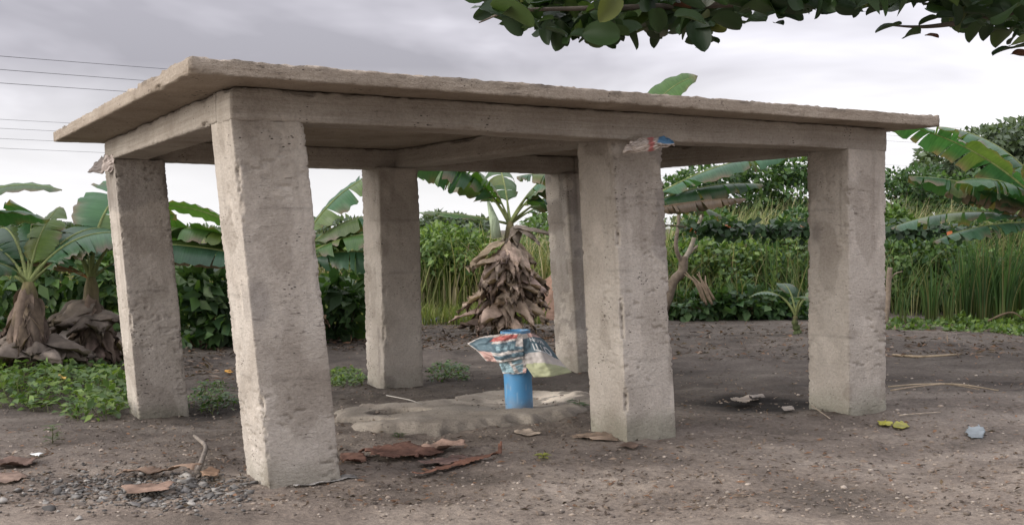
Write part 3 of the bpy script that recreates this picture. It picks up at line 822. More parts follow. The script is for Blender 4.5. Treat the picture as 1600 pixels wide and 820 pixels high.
def dead_leaf(base, az, L, W, out, rg, col, fold=0.6, sag=1.0):
    """withered blade: leaves the stem, folds over and hangs to a point, pleated"""
    r, c = 10, 7
    t = np.linspace(0, 1, r)[:, None]; q = np.linspace(-1, 1, c)[None]
    o = np.array([math.cos(az), math.sin(az), 0]); s = np.array([-math.sin(az), math.cos(az), 0])
    sd_ = int(rg.integers(1, 9999)); ph = rg.uniform(0, 6.28); skew = rg.normal(0, 0.35)
    n1 = fbm(np.stack([t * 3.5 + 0 * q, q * 1.8 + 0 * t, 0 * t * q], -1), sd_, 2) - 0.5
    n2 = vnoise(np.stack([t * 8 + 0 * q, q * 3.2 + 0 * t, 0 * t * q], -1), sd_ + 5) - 0.5
    w = W * np.sin(np.pi * np.clip(0.06 + 0.94 * t, 0, 1) ** 0.62) ** 0.8
    tip = 0.5 * np.abs(q) ** 1.5 * t
    te = t - 0.45 * tip
    od = out * np.clip(te, 0, 1) ** 0.75
    z = 0.06 * out * np.sin(te * 3.1) - L * te ** 1.2 * sag
    pleat = 0.22 * W * np.where(np.arange(c) % 2 == 0, 1, -1)[None] * t
    o_off = od - fold * w * np.abs(q) * 0.55 + pleat * 0.6 + 0.30 * W * n1 + 0.22 * W * n2
    z = z - fold * w * np.abs(q) * 0.75 + pleat * 0.35 + 0.20 * W * n2
    lat = w * q * (1 - 0.25 * fold) + skew * W * t ** 2 + 0.15 * W * n1
    P = base + o_off[..., None] * o + lat[..., None] * s + z[..., None] * np.array([0, 0, 1.0])
    cc = np.clip(col * (1 + 0.9 * n1[..., None] + 0.5 * n2[..., None]), 0.01, 1)
    return P.reshape(-1, 3), [gridF(r, c)], cc.reshape(-1, 3)
def banana(foot, top, r0, r1, fol, label, nd=0, dead_z=(0.2, 0.9), dead_L=(0.3, 0.5), dead_W=0.16, dead_out=0.25, dead=None, seed=1, stemcol=(0.16, 0.125, 0.08), group='banana plants behind the shelter', deadcol=GBRN, name='banana_plant'):
    rg = np.random.default_rng(seed)
    foot, top = np.array(foot, float), np.array(top, float)
    pl = thing(name, foot, label, 'plant', group)
    T = top - foot; H = T[2]
    k = np.linspace(0, 1, 16)
    path = np.outer(k, T) + np.stack([0.03 * np.sin(k * 4 + seed), 0.02 * np.cos(k * 5), np.zeros(16)], 1) * (k * (1 - k) * 3)[:, None]
    path[0, 2] -= 0.08
    V, F = tube(path, (r0 + (r1 - r0) * k + 0.008 * np.sin(k * 23)) * (1 - 0.5 * k ** 5), 14)
    hh = np.clip(V[:, 2] / max(H, .1), 0, 1)[:, None]
    cs = np.array(stemcol) * (1 - hh) * 0.8 + np.array([0.15, 0.13, 0.06]) * hh ** 4 + np.array(stemcol) * hh * (1 - hh)
    obj('pseudostem', mesh('pseudostem', V, F, cs), M['stem'], pl)
    for L_ in fol:
        L_ = dict(L_); c = L_.pop('col', GREEN); rc = L_.pop('rib', (0.16, 0.19, 0.07)); b = T * L_.pop('h', 0.97) + np.array(L_.pop('off', (0, 0, 0)))
        bl, (rv, rf) = banana_leaf(b, rg=rg, col=np.array(c), **L_)
        lo = obj('leaf', mesh('leaf', bl[0], bl[1], bl[2], bl[3]), M['banana'], pl)
        obj('midrib', mesh('midrib', rv, rf, np.broadcast_to(np.array(rc), (len(rv), 3))), M['stem'], lo)
    for i in range(nd):
        z = rg.uniform(*dead_z); f = z
        az = rg.uniform(0, 2 * math.pi)
        if dead and rg.random() < 0.75: az = rg.uniform(*dead)
        b = T * f + np.array([math.cos(az), math.sin(az), 0]) * (r0 + (r1 - r0) * f) * 0.7
        c = deadcol * rg.uniform(0.45, 1.15) * np.array([1, rg.uniform(0.93, 1.0), rg.uniform(0.88, 1.0)])
        L1 = min(rg.uniform(*dead_L), b[2] * 0.95)
        v, f_, cc = dead_leaf(b, az, L1, dead_W * rg.uniform(0.6, 1.25), dead_out * rg.uniform(0.6, 1.3) * (1.25 - 0.5 * f), rg, c, rg.uniform(0.35, 0.9))
        obj('dead_leaf', mesh('dead_leaf', v, f_, cc, sm=False), M['dry'], pl)
    return pl
def R(d): return math.radians(d)
def G2(px, py): 
    p = gpt(px, py); return p
# the one in the middle with the full skirt of dead leaves (azimuth: 0 = to the right, -90 = to the camera, 180 = to the left)
f = G2(790, 519); t = pix(797, 345, f[1] * 0.999)
banana(f, t, 0.17, 0.085, [
    dict(az=R(200), el=R(60), L=1.95, W=0.34, bend=R(80), droop=1.3, tears=8, roll=0.3, col=BLUE * 1.3),
    dict(az=R(150), el=R(58), L=1.9, W=0.3, bend=R(80), droop=1.1, tears=6, roll=-0.2, col=GREEN * 1.2),
    dict(az=R(-25), el=R(60), L=1.85, W=0.34, bend=R(80), droop=1.3, tears=8, roll=-0.3, col=BLUE * 1.3),
    dict(az=R(170), el=R(14), L=1.55, W=0.16, bend=R(20), droop=0.4, tears=3, roll=-0.2, col=GREEN),
    dict(az=R(8), el=R(42), L=1.6, W=0.24, bend=R(60), droop=1.1, tears=6, col=BLUE),
    dict(az=R(-35), el=R(52), L=1.5, W=0.22, bend=R(75), droop=0.9, tears=5, col=GREEN),
    dict(az=R(100), el=R(62), L=1.7, W=0.25, bend=R(70), droop=0.8, tears=6, col=GREEN),
    dict(az=R(140), el=R(55), L=1.6, W=0.22, bend=R(70), droop=0.8, tears=6, col=BLUE),
    dict(az=R(35), el=R(30), L=1.5, W=0.2, bend=R(40), droop=0.7, tears=6, col=GREEN),
    dict(az=R(215), el=R(68), L=1.3, W=0.2, bend=R(60), droop=0.8, tears=6, col=GREEN)],
    'banana plant with a thick skirt of grey brown dead leaves beyond the pipe', nd=92, dead_z=(0.16, 0.84), dead_L=(0.2, 0.62), dead_W=0.19, dead_out=0.46, dead=(R(180), R(360)), seed=5, deadcol=(GBRN * 0.6 + BRN * 0.4) * 1.6)
mid_pl = bpy.data.objects['banana_plant']
# withered leaf hanging to the right of its crown, pale broken stalk at its left
_b = pix(806, 352, f[1] - 0.1) - f
for az, L1, W1, o1 in ((R(-12), 0.24, 0.14, 0.62), (R(-30), 0.30, 0.12, 0.38), (R(-80), 0.36, 0.10, 0.12), (R(-150), 0.3, 0.10, 0.14)):
    v, f_, cc = dead_leaf(_b, az, L1, W1, o1, rng, GBRN * 0.8, 0.5); obj('dead_leaf', mesh('dead_leaf', v, f_, cc), M['dry'], mid_pl)
v, f_ = tube(np.array([pix(776, 372, f[1] - .1) - f, pix(772, 345, f[1] - .1) - f, pix(763, 315, f[1] - .05) - f]), [0.07, 0.065, 0.02], 9); obj('broken_stalk', mesh('broken_stalk', v, f_, np.broadcast_to([0.33, 0.40, 0.27], (len(v), 3))), M['stem'], mid_pl)
# left pair in front of the field
f = G2(62, 588); t = pix(44, 440, f[1])
banana(f, t, 0.15, 0.10, [
    dict(az=R(60), el=R(55), L=1.3, W=0.366, bend=R(70), droop=0.5, tears=5, roll=0.2, col=DEEP * 1.5), dict(az=R(25), el=R(58), L=1.25, W=0.342, bend=R(85), droop=0.5, tears=3, roll=0.3, col=DEEP * 1.5), dict(az=R(130), el=R(58), L=1.4, W=0.366, bend=R(85), droop=0.6, tears=3, roll=-0.3, col=DEEP * 1.3),
    dict(az=R(110), el=R(62), L=1.2, W=0.293, bend=R(65), droop=0.5, tears=5, roll=-0.2, col=DEEP * 1.5),
    dict(az=R(150), el=R(50), L=1.1, W=0.268, bend=R(70), droop=0.5, tears=5, col=DEEP),
    dict(az=R(20), el=R(45), L=0.9, W=0.244, bend=R(40), droop=0.5, tears=3, col=DEEP * 1.5),
    dict(az=R(185), el=R(35), L=1.0, W=0.18, bend=R(70), droop=0.9, tears=3, col=DEEP),
    dict(az=R(-120), el=R(50), L=0.8, W=0.16, bend=R(100), droop=0.9, tears=3, col=DEEP),
    dict(az=R(80), el=R(75), L=1.0, W=0.2, bend=R(50), droop=0.5, tears=3, col=LIME * 0.8)],
    'banana plant with dead grey leaves drooping over the weeds', nd=34, dead_z=(0.45, 1.0), dead_L=(0.45, 0.9), dead_W=0.13, dead_out=0.24, dead=(R(170), R(330)), seed=8, stemcol=(0.13, 0.10, 0.075), deadcol=(GBRN + BRN) * 0.30)
f = G2(150, 572); t = pix(142, 432, f[1])
banana(f, t, 0.14, 0.085, [
    dict(az=R(70), el=R(86), L=1.5, W=0.42, bend=R(90), droop=0.35, tears=3, roll=0.3, col=DEEP * 1.8, pet=0.25),
    dict(az=R(165), el=R(68), L=1.3, W=0.439, bend=R(80), droop=0.35, tears=3, roll=0.35, col=DEEP * 1.2, pet=0.25),
    dict(az=R(10), el=R(68), L=1.2, W=0.329, bend=R(75), droop=0.35, tears=5, roll=-0.35, col=DEEP, pet=0.25),
    dict(az=R(120), el=R(60), L=1.1, W=0.268, bend=R(90), droop=0.6, tears=5, col=DEEP * 1.5),
    dict(az=R(196), el=R(28), L=0.75, W=0.05, bend=R(30), droop=1.2, tears=3, col=BRN * 0.9, rib=(0.32, 0.15, 0.06)),
    dict(az=R(172), el=R(35), L=0.6, W=0.04, bend=R(40), droop=1.2, tears=3, col=BRN * 0.8, rib=(0.30, 0.16, 0.07)),
    dict(az=R(40), el=R(40), L=0.8, W=0.2, bend=R(60), droop=0.8, tears=3, col=DEEP * 1.5)],
    'banana plant with orange leaf stalks next to the weed patch column', nd=34, dead_z=(0.25, 0.82), dead_L=(0.3, 0.62), dead_W=0.14, dead_out=0.24, dead=(R(190), R(350)), seed=9, deadcol=(GBRN + BRN) * 0.34)
for k_, o_ in enumerate([o_ for o_ in bpy.data.objects if o_.name.startswith('banana_plant')][1:3]):
    rq = np.random.default_rng(60 + k_)
    for j in range(9):
        az = rq.uniform(R(170), R(370)); zz_ = rq.uniform(0.35, 0.75)
        v, f_, cc = dead_leaf(np.array([0.05 * math.cos(az), 0.05 * math.sin(az), zz_]), az, rq.uniform(0.15, 0.34), rq.uniform(0.16, 0.27), rq.uniform(0.38, 0.6), rq, GBRN * rq.uniform(0.3, 0.75), rq.uniform(0.3, 0.7))
        obj('dead_leaf', mesh('dead_leaf', v, f_, cc, sm=False), M['dry'], o_)
# plant just beyond the left edge: two leaf tips reach into view
f = G2(-190, 590); t = pix(-170, 420, f[1])
banana(f, t, 0.15, 0.1, [
    dict(az=R(8), el=R(58), L=1.95, W=0.20, bend=R(78), droop=0.35, tears=1, roll=0.3, col=GREEN),
    dict(az=R(0), el=R(46), L=1.75, W=0.21, bend=R(70), droop=0.4, tears=1, roll=-0.35, col=DEEP * 1.2),
    dict(az=R(90), el=R(60), L=1.5, W=0.22, bend=R(70), droop=0.5, tears=3, col=GREEN), dict(az=R(200), el=R(50), L=1.5, W=0.22, bend=R(70), droop=0.5, tears=3, col=GREEN)],
    'two banana leaf tips reaching over the plants with dead leaves', nd=3, seed=12)
# behind the pitted column
f = G2(455, 545); f[2] = gh(f[0], f[1]); t = pix(455, 412, f[1])
banana(f, t, 0.15, 0.1, [
    dict(az=R(178), el=R(26), L=2.2, W=0.30, bend=R(30), droop=0.35, tears=2, roll=0.5, col=GREEN),
    dict(az=R(186), el=R(16), L=2.1, W=0.28, bend=R(20), droop=0.4, tears=2, roll=-0.5, col=BLUE * 1.3),
    dict(az=R(165), el=R(40), L=2.0, W=0.28, bend=R(42), droop=0.35, tears=1, roll=0.5, col=GREEN * 1.2),
    dict(az=R(10), el=R(66), L=1.9, W=0.30, bend=R(60), droop=0.5, tears=5, roll=0.3, col=DEEP * 1.4),
    dict(az=R(0), el=R(50), L=1.7, W=0.24, bend=R(75), droop=1.0, tears=6, col=BLUE * 1.3),
    dict(az=R(-10), el=R(35), L=1.6, W=0.30, bend=R(60), droop=0.7, tears=5, col=GREEN),
    dict(az=R(20), el=R(20), L=1.4, W=0.2, bend=R(40), droop=0.6, tears=5, col=GREEN),
    dict(az=R(185), el=R(8), L=1.45, W=0.10, bend=R(12), droop=1.4, tears=7, col=BRN * 0.75, rib=(0.15, 0.1, 0.06)),
    dict(az=R(180), el=R(34), L=2.1, W=0.3, bend=R(60), droop=0.7, tears=6, roll=0.2, col=GREEN * 1.1), dict(az=R(25), el=R(45), L=1.6, W=0.3, bend=R(70), droop=0.8, tears=7, col=GREEN * 1.2), dict(az=R(-5), el=R(22), L=1.4, W=0.28, bend=R(50), droop=0.9, tears=7, roll=0.3, col=BLUE * 1.3),
    dict(az=R(168), el=R(12), L=1.55, W=0.09, bend=R(20), droop=1.4, tears=7, col=BRN * 0.65, rib=(0.15, 0.1, 0.06))],
    'banana plant mostly hidden behind the pitted column', nd=22, dead_z=(0.5, 0.95), dead_L=(0.3, 0.6), dead_out=0.35, seed=14, deadcol=BRN)
# behind the column with the paper scrap: one leaf stands above the roof
f = G2(975, 535); t = pix(975, 330, f[1])
banana(f, t, 0.16, 0.1, [
    dict(az=R(0), el=R(88), L=2.08, W=0.26, bend=R(52), droop=0.3, tears=0, roll=0.9, col=GREEN * 1.15, tipcurl=0.5),
    dict(az=R(3), el=R(33), L=2.3, W=0.21, bend=R(34), droop=0.95, tears=8, roll=0.15, col=BLUE * 1.45),
    dict(az=R(12), el=R(24), L=1.9, W=0.22, bend=R(30), droop=1.0, tears=9, col=DEEP),
    dict(az=R(25), el=R(18), L=1.5, W=0.2, bend=R(45), droop=0.9, tears=6, col=GREEN),
    dict(az=R(-4), el=R(13), L=1.5, W=0.13, bend=R(14), droop=1.3, tears=9, col=BRN * 0.5, rib=(0.12, 0.08, 0.05)),
    dict(az=R(170), el=R(45), L=1.5, W=0.2, bend=R(60), droop=0.9, tears=6, col=BLUE), dict(az=R(120), el=R(60), L=1.5, W=0.2, bend=R(60), droop=0.9, tears=6, col=GREEN)],
    'banana plant with one leaf rising above the roof slab', nd=8, seed=16, deadcol=BRN)
# to the right of the shelter, trunk beyond the frame
f = G2(1690, 560); t = pix(1660, 345, f[1])
banana(f, t, 0.16, 0.11, [
    dict(az=R(176), el=R(48), L=2.15, W=0.24, bend=R(42), droop=0.5, tears=8, roll=0.45, col=DEEP * 1.6),
    dict(az=R(182), el=R(30), L=1.7, W=0.22, bend=R(30), droop=1.0, tears=10, roll=0.2, col=DEEP * 1.25),
    dict(az=R(200), el=R(40), L=1.5, W=0.26, bend=R(55), droop=0.9, tears=10, col=DEEP * 1.4),
    dict(az=R(165), el=R(16), L=1.7, W=0.24, bend=R(40), droop=0.6, tears=9, col=BLUE * 1.3),
    dict(az=R(185), el=R(6), L=1.4, W=0.24, bend=R(30), droop=0.6, tears=10, col=BLUE * 1.2),
    dict(az=R(230), el=R(60), L=1.5, W=0.26, bend=R(80), droop=0.8, tears=10, col=DEEP * 1.2),
    dict(az=R(150), el=R(66), L=1.7, W=0.26, bend=R(60), droop=0.6, tears=9, col=DEEP * 1.4),
    dict(az=R(174), el=R(28), L=1.25, W=0.14, bend=R(28), droop=1.3, tears=8, col=BRN * 0.7, rib=(0.2, 0.12, 0.06))],
    'banana plant whose torn leaves spread over the reeds', nd=6, seed=19, deadcol=BRN)
# young taro like sucker near the damp edge
f = G2(1246, 521); t = pix(1243, 492, f[1])
banana(f, t, 0.05, 0.035, [
    dict(az=R(165), el=R(66), L=0.75, W=0.15, bend=R(110), droop=0.3, tears=0, col=DEEP * 1.3, pet=0.42), dict(az=R(20), el=R(68), L=0.7, W=0.15, bend=R(110), droop=0.3, tears=0, col=GREEN, pet=0.42),
    dict(az=R(-80), el=R(70), L=0.6, W=0.12, bend=R(110), droop=0.3, tears=0, col=GREEN, pet=0.42), dict(az=R(100), el=R(75), L=0.7, W=0.12, bend=R(90), droop=0.3, tears=0, col=DEEP, pet=0.42)],
    'young sucker with a few broad leaves at the edge of the creepers', seed=21, stemcol=(0.10, 0.13, 0.05), name='young_plant', group=None)

# ------------------------------------------------------------------ shrubs, creepers, reeds, far trees
def shrub(name, label, foot, blobs, nleaf, L, W, cols, seed, group=None, stems=5, cat='shrub', up=0.6, shell=0.55, mat='leaf'):
    """blobs: list of (dx,dy,dz,rx,ry,rz) relative to the foot"""
    rg = np.random.default_rng(seed)
    foot = np.array(foot, float)
    o = thing(name, foot, label, cat, group)
    B = np.array(blobs, float); vol = (B[:, 3] * B[:, 4] * B[:, 5]) ** (2 / 3); pr = vol / vol.sum()
    k = rg.choice(len(B), nleaf, p=pr)
    d = unit(rg.normal(size=(nleaf, 3)))
    r = rg.uniform(shell, 1.0, nleaf) ** 0.6
    lump = fbm(d * 2.3 + k[:, None] * 3.7, seed, 3)
    P = B[k, :3] + d * B[k, 3:6] * (r * (0.72 + 0.62 * lump))[:, None]
    P[:, 2] = np.maximum(P[:, 2], 0.02)
    D = unit(d * 0.7 + rg.normal(size=(nleaf, 3)) * 0.6 + np.array([0, 0, -0.15]))
    Nn = unit(d * 0.5 + np.array([0, 0, up]) + rg.normal(size=(nleaf, 3)) * 0.45)
    sz = rg.uniform(0.6, 1.25, nleaf)
    V, F = leaves(P, D, Nn, L * sz, W * sz)
    ci = rg.random(nleaf)[:, None]; cols = np.array(cols)
    cc = cols[rg.integers(0, len(cols), nleaf)] * (0.75 + 0.5 * ci)
    obj('foliage', mesh('foliage', V, [F], np.repeat(cc, 5, 0), sm=False), M[mat], o)
    st = []
    for i in range(stems):
        b = B[rg.integers(len(B))]
        e = b[:3] + rg.normal(size=3) * b[3:6] * 0.4
        a = np.array([e[0] * 0.25, e[1] * 0.25, -0.05]); m_ = (a + e) / 2 + rg.normal(size=3) * 0.06
        st.append((*tube(curve([a, m_, e], 5), np.linspace(0.02, 0.006, 11) * (1 + b[5]), 5), np.array([0.12, 0.09, 0.06])))
    V, F, cc, _ = join(st)
    obj('stem', mesh('stem', V, F, cc), M['bark'], o)
    return o
DK = [(0.040, 0.085, 0.028), (0.055, 0.105, 0.034), (0.030, 0.066, 0.025)]
MD = [(0.075, 0.135, 0.035), (0.095, 0.16, 0.04), (0.06, 0.11, 0.032)]
BR = [(0.12, 0.185, 0.04), (0.15, 0.22, 0.05), (0.10, 0.155, 0.04)]
def foot_at(px, dep, z=None):
    d = ray(px, 400); p = CAMP + d * dep
    return np.array([p[0], p[1], float(gh(p[0], p[1])) if z is None else z])
def blobpx(foot, lst, dep):
    """(px,py,halfwidth px,halfheight px, depth half m) -> blobs"""
    out = []
    for px, py, hw, hh, hd in lst:
        c = pix(px, py, dep) - foot
        out.append((c[0], c[1], c[2], hw * dep / F_PX, hd, hh * dep / F_PX))
    return out
def shrubpx(name, label, px, dep, lst, nleaf, L, W, cols, seed, **k):
    f_ = foot_at(px, dep); return shrub(name, label, f_, blobpx(f_, lst, dep), nleaf, L, W, cols, seed, **k)
shrubpx('dark_shrub', 'dark broad leaved shrub between the weed patch column and the pitted column', 315, 13.2, [(285, 475, 30, 30, 0.4), (330, 452, 34, 24, 0.5), (350, 490, 40, 34, 0.4), (310, 520, 50, 20, 0.4), (300, 440, 22, 16, 0.3)], 620, 0.25, 0.13, DK + MD[2:], 1)
shrubpx('dark_shrub', 'dark broad leaved shrub between the pitted column and the blotched column', 525, 13.6, [(515, 470, 28, 26, 0.4), (550, 452, 24, 22, 0.4), (545, 492, 30, 20, 0.3), (520, 512, 34, 10, 0.3)], 420, 0.25, 0.13, DK + MD[2:], 2)
shrubpx('leafy_shrub', 'bright green shrub at the field edge between the blotched column and the skirted banana', 705, 18.6, [(690, 385, 46, 34, 1.2), (735, 400, 40, 40, 1.2), (675, 405, 40, 34, 1.0), (725, 425, 50, 24, 0.8)], 5200, 0.12, 0.065, BR + MD, 3)
shrubpx('creeper_bush', 'bush of dense bright creepers around the bare pruned tree', 1150, 18, [(1060, 420, 34, 44, 0.7), (1100, 402, 30, 26, 0.7), (1135, 425, 34, 40, 0.9), (1170, 398, 26, 22, 0.6), (1200, 420, 36, 34, 0.9), (1245, 402, 34, 30, 0.7), (1120, 462, 60, 28, 0.6), (1210, 460, 60, 30, 0.6)], 6800, 0.12, 0.07, MD + DK + BR, 4)
shrubpx('creeper_bush', 'low dark broad leaved creeper along the bare ground', 1140, 16.6, [(1090, 480, 60, 20, 0.4), (1170, 475, 60, 24, 0.4), (1235, 483, 50, 18, 0.4)], 1500, 0.17, 0.12, DK + MD[2:], 5, up=1.2)
shrubpx('creeper_bush', 'mound of creepers behind the thin wooden stub', 1460, 17.5, [(1395, 405, 34, 30, 0.7), (1432, 392, 34, 22, 0.8), (1475, 400, 40, 30, 0.8), (1515, 415, 30, 30, 0.7), (1410, 445, 50, 30, 0.6), (1470, 450, 60, 34, 0.7), (1540, 455, 60, 34, 0.8), (1600, 440, 60, 46, 0.8)], 7200, 0.12, 0.07, MD + DK + BR[2:], 6)
shrubpx('low_weeds', 'strip of bright low weeds bordering the soil beside the reeds', 1500, 15.2, [(1405, 519, 22, 12, 0.3), (1450, 522, 30, 9, 0.4), (1500, 512, 30, 19, 0.35), (1545, 519, 40, 14, 0.45), (1590, 510, 34, 20, 0.35), (1640, 515, 50, 16, 0.35)], 2400, 0.09, 0.05, MD + BR, 7, up=1.0, stems=8)
for k_, (lab_, px_, dp_, bl_, n_, sz_) in enumerate((
        ('tall loose bush rising behind the pruned tree', 1110, 19.2, [(1090, 368, 30, 26, .6), (1120, 352, 22, 20, .5), (1140, 385, 34, 26, .6)], 1500, 0.16),
        ('tall loose bush rising next to the end column', 1235, 18.6, [(1225, 372, 26, 30, .6), (1250, 350, 24, 22, .5), (1205, 392, 26, 20, .5)], 1400, 0.15),
        ('tall loose bush rising behind the wooden stub', 1405, 18.4, [(1400, 366, 24, 30, .6), (1428, 380, 26, 22, .5), (1392, 345, 20, 18, .5)], 1500, 0.17),
        ('tall loose bush rising behind the reeds', 1525, 19.5, [(1500, 372, 30, 24, .6), (1540, 352, 30, 28, .6), (1575, 375, 34, 30, .6), (1610, 350, 34, 36, .6)], 2200, 0.16))):
    shrubpx('field_bush', lab_, px_, dp_, bl_, n_, sz_, sz_ * 0.5, (MD + DK, DK + BR[2:], MD + BR[2:], DK + MD)[k_], 90 + k_, stems=6)
for k_, (px_, dp_, bl_, n_) in enumerate(((1415, 14.4, [(1405, 530, 24, 7, .25), (1440, 536, 20, 5, .2)], 260), (1530, 14.0, [(1510, 538, 30, 6, .25), (1560, 533, 34, 8, .3)], 420), (1590, 13.6, [(1600, 541, 34, 7, .3)], 260))):
    shrubpx('low_weeds', ('small weed clump spreading from the wooden stub', 'ragged weed clump spreading onto the soil before the reeds', 'weed clump on the soil under the torn leaved banana')[k_], px_, dp_, bl_, n_, 0.08, 0.05, MD + BR, 70 + k_, up=1.0, stems=4)
shrubpx('dark_shrub', 'dense dark shrub mass behind the bananas with drooping dead leaves', 90, 16, [(20, 430, 70, 45, 0.7), (110, 420, 80, 50, 0.7), (215, 440, 90, 45, 0.7), (40, 490, 90, 40, 0.6), (190, 500, 90, 40, 0.6)], 2600, 0.24, 0.12, DK + MD, 8)
shrubpx('field_bush', 'bush of mixed green leaves behind the pitted column', 420, 19, [(330, 440, 80, 50, 1), (450, 420, 80, 60, 1), (560, 410, 60, 50, 1), (520, 450, 60, 40, 1)], 4200, 0.2, 0.09, MD + BR + DK, 9)
shrubpx('broadleaf_tree', 'broad leaved tree seen over the creepers around the pruned tree', 1150, 29, [(1080, 300, 60, 22, 1), (1160, 316, 80, 16, 1), (1235, 300, 60, 28, 1), (1200, 332, 70, 14, 1), (1110, 278, 60, 18, 1), (1190, 275, 50, 18, 1), (1250, 265, 40, 18, 1)], 4600, 0.2, 0.12, DK + DK + MD, 10, cat='tree', stems=9)
shrubpx('broadleaf_tree', 'broad leaved tree behind the torn banana leaves', 1450, 30, [(1410, 312, 60, 30, 1), (1480, 322, 70, 26, 1), (1550, 332, 60, 26, 1), (1400, 285, 30, 20, 1), (1620, 320, 60, 40, 1), (1440, 285, 40, 24, 1), (1530, 300, 60, 30, 1)], 6000, 0.17, 0.10, DK + MD[:1], 11, cat='tree', stems=9)
shrubpx('field_bush', 'small bush beside the heap of reddish earth', 870, 22, [(860, 380, 50, 50, .8), (930, 380, 50, 60, .8), (880, 420, 60, 30, .8)], 2600, 0.14, 0.07, MD, 12)
# far trees
def far_tree(label, px, dep, lst, n, L, seed, cols, name='far_tree'):
    f_ = foot_at(px, dep, -0.1)
    o = shrub(name, label, f_, blobpx(f_, lst, dep), n, L, L * 0.6, cols, seed, group='trees far beyond the field', stems=10, cat='tree', shell=0.35)
    top = max(l_[1] for l_ in lst)
    e = pix(px, top, dep) - f_
    V, F = tube(curve([[0, 0, -0.3], e * 0.5 + [0.2, 0, 0], e], 6), np.linspace(0.05, 0.025, 13) * dep / 8, 8)
    obj('trunk', mesh('trunk', V, F, np.broadcast_to([0.12, 0.1, 0.08], (len(V), 3))), M['bark'], o)
FAR = [(0.085, 0.12, 0.065), (0.10, 0.135, 0.075), (0.07, 0.10, 0.06)]
far_tree('large spreading tree on the skyline at the slab end', 1545, 46, [(1478, 250, 40, 30, 2), (1535, 224, 46, 24, 2), (1600, 214, 50, 26, 2), (1570, 265, 80, 40, 2), (1490, 290, 60, 30, 2), (1640, 250, 60, 50, 2)], 9000, 0.34, 30, FAR)
far_tree('feathery tree on the skyline over the bright green field shrub', 690, 60, [(680, 350, 22, 16, 2), (710, 352, 26, 14, 2), (745, 356, 22, 12, 2)], 2200, 0.4, 31, FAR)
far_tree('low hazy tree crown on the skyline over the drooping dead leaf bananas', 60, 70, [(20, 358, 30, 10, 2), (70, 357, 30, 12, 2), (110, 362, 30, 8, 2), (140, 366, 24, 6, 2)], 1800, 0.45, 32, FAR)
far_tree('low hazy tree crown on the skyline between the middle columns', 900, 70, [(850, 350, 30, 12, 2), (930, 348, 40, 14, 2), (1000, 350, 40, 12, 2)], 1800, 0.45, 33, FAR)
far_tree('low hazy tree crown on the skyline behind the creepers', 1140, 75, [(1090, 350, 40, 16, 2), (1170, 345, 50, 20, 2), (1250, 345, 50, 18, 2)], 2200, 0.45, 34, FAR)
far_tree('low hazy tree crown on the skyline behind the pitted column', 420, 70, [(300, 362, 60, 8, 2), (420, 358, 60, 12, 2), (540, 354, 60, 12, 2)], 1800, 0.45, 35, FAR)
far_tree('low hazy tree crown on the skyline over the wooden stub', 1420, 70, [(1400, 335, 40, 24, 2), (1360, 340, 40, 18, 2), (1460, 330, 50, 30, 2)], 2400, 0.45, 36, FAR)

# field of tall grass
rg = np.random.default_rng(77)
def grass_field(name, label, n, d0, d1, hmin, hmax, w, cols, seed, xr=(-0.60, 0.62), bend=(0.1, 0.6), lean=None, hole=None):
    rg = np.random.default_rng(seed)
    dep = d0 + (d1 - d0) * rg.random(n) ** 1.5
    x = rg.uniform(*xr, n) * dep
    if hole is not None:
        k = hole(x, dep, rg); x, dep = x[k], dep[k]; n = len(x)
    cl = fbm(np.stack([x * 0.5, dep * 0.4, x * 0], -1), seed, 3)
    H = rg.uniform(hmin, hmax, n) * (0.6 + 0.75 * cl)
    P = np.stack([x, dep, gh(x, dep) - 0.03], 1)
    an = rg.uniform(0, 2 * np.pi, n) if lean is None else rg.normal(lean, 0.7, n)
    D = np.stack([np.cos(an), np.sin(an), np.zeros(n)], 1)
    V, F = blades(P, D, H, np.full(n, w) * rg.uniform(0.6, 1.3, n), rg.uniform(*bend, n), rg)
    cols = np.array(cols); cc = cols[rg.integers(0, len(cols), n)] * rg.uniform(0.7, 1.25, (n, 1))
    cc = np.repeat(cc, 8, 0)
    obj(name, mesh(name, V, [F], cc, sm=False), M['grass'], label=label, cat='grass', kind='stuff')
GG = [(0.12, 0.165, 0.05), (0.18, 0.20, 0.075), (0.25, 0.235, 0.12), (0.09, 0.135, 0.04), (0.36, 0.31, 0.19)]
grass_field('tall_grass', 'tall pale green and straw coloured grass filling the field', 52000, 17.5, 60, 0.85, 1.5, 0.03, GG, 41)
grass_field('tall_grass', 'straw tipped cane grass on the skyline behind the creepers', 10000, 19.0, 30, 1.1, 2.25, 0.026, [(0.20, 0.22, 0.10), (0.36, 0.32, 0.19), (0.28, 0.26, 0.14), (0.16, 0.20, 0.07), (0.12, 0.17, 0.05)], 42, xr=(0.14, 0.56), lean=0.3, bend=(0.15, 0.6))
grass_field('tall_grass', 'bent grass blades pushing through the creepers', 1500, 16.4, 19.5, 0.6, 1.35, 0.016, [(0.07, 0.115, 0.032), (0.10, 0.145, 0.042), (0.17, 0.165, 0.075)], 45, xr=(0.14, 0.56), bend=(0.15, 0.9))
grass_field('field_edge_grass', 'short yellow green grass at the field edge', 9000, 15.6, 19, 0.10, 0.5, 0.018, [(0.14, 0.18, 0.04), (0.10, 0.14, 0.035), (0.2, 0.2, 0.08)], 43, xr=(-0.5, 0.03))
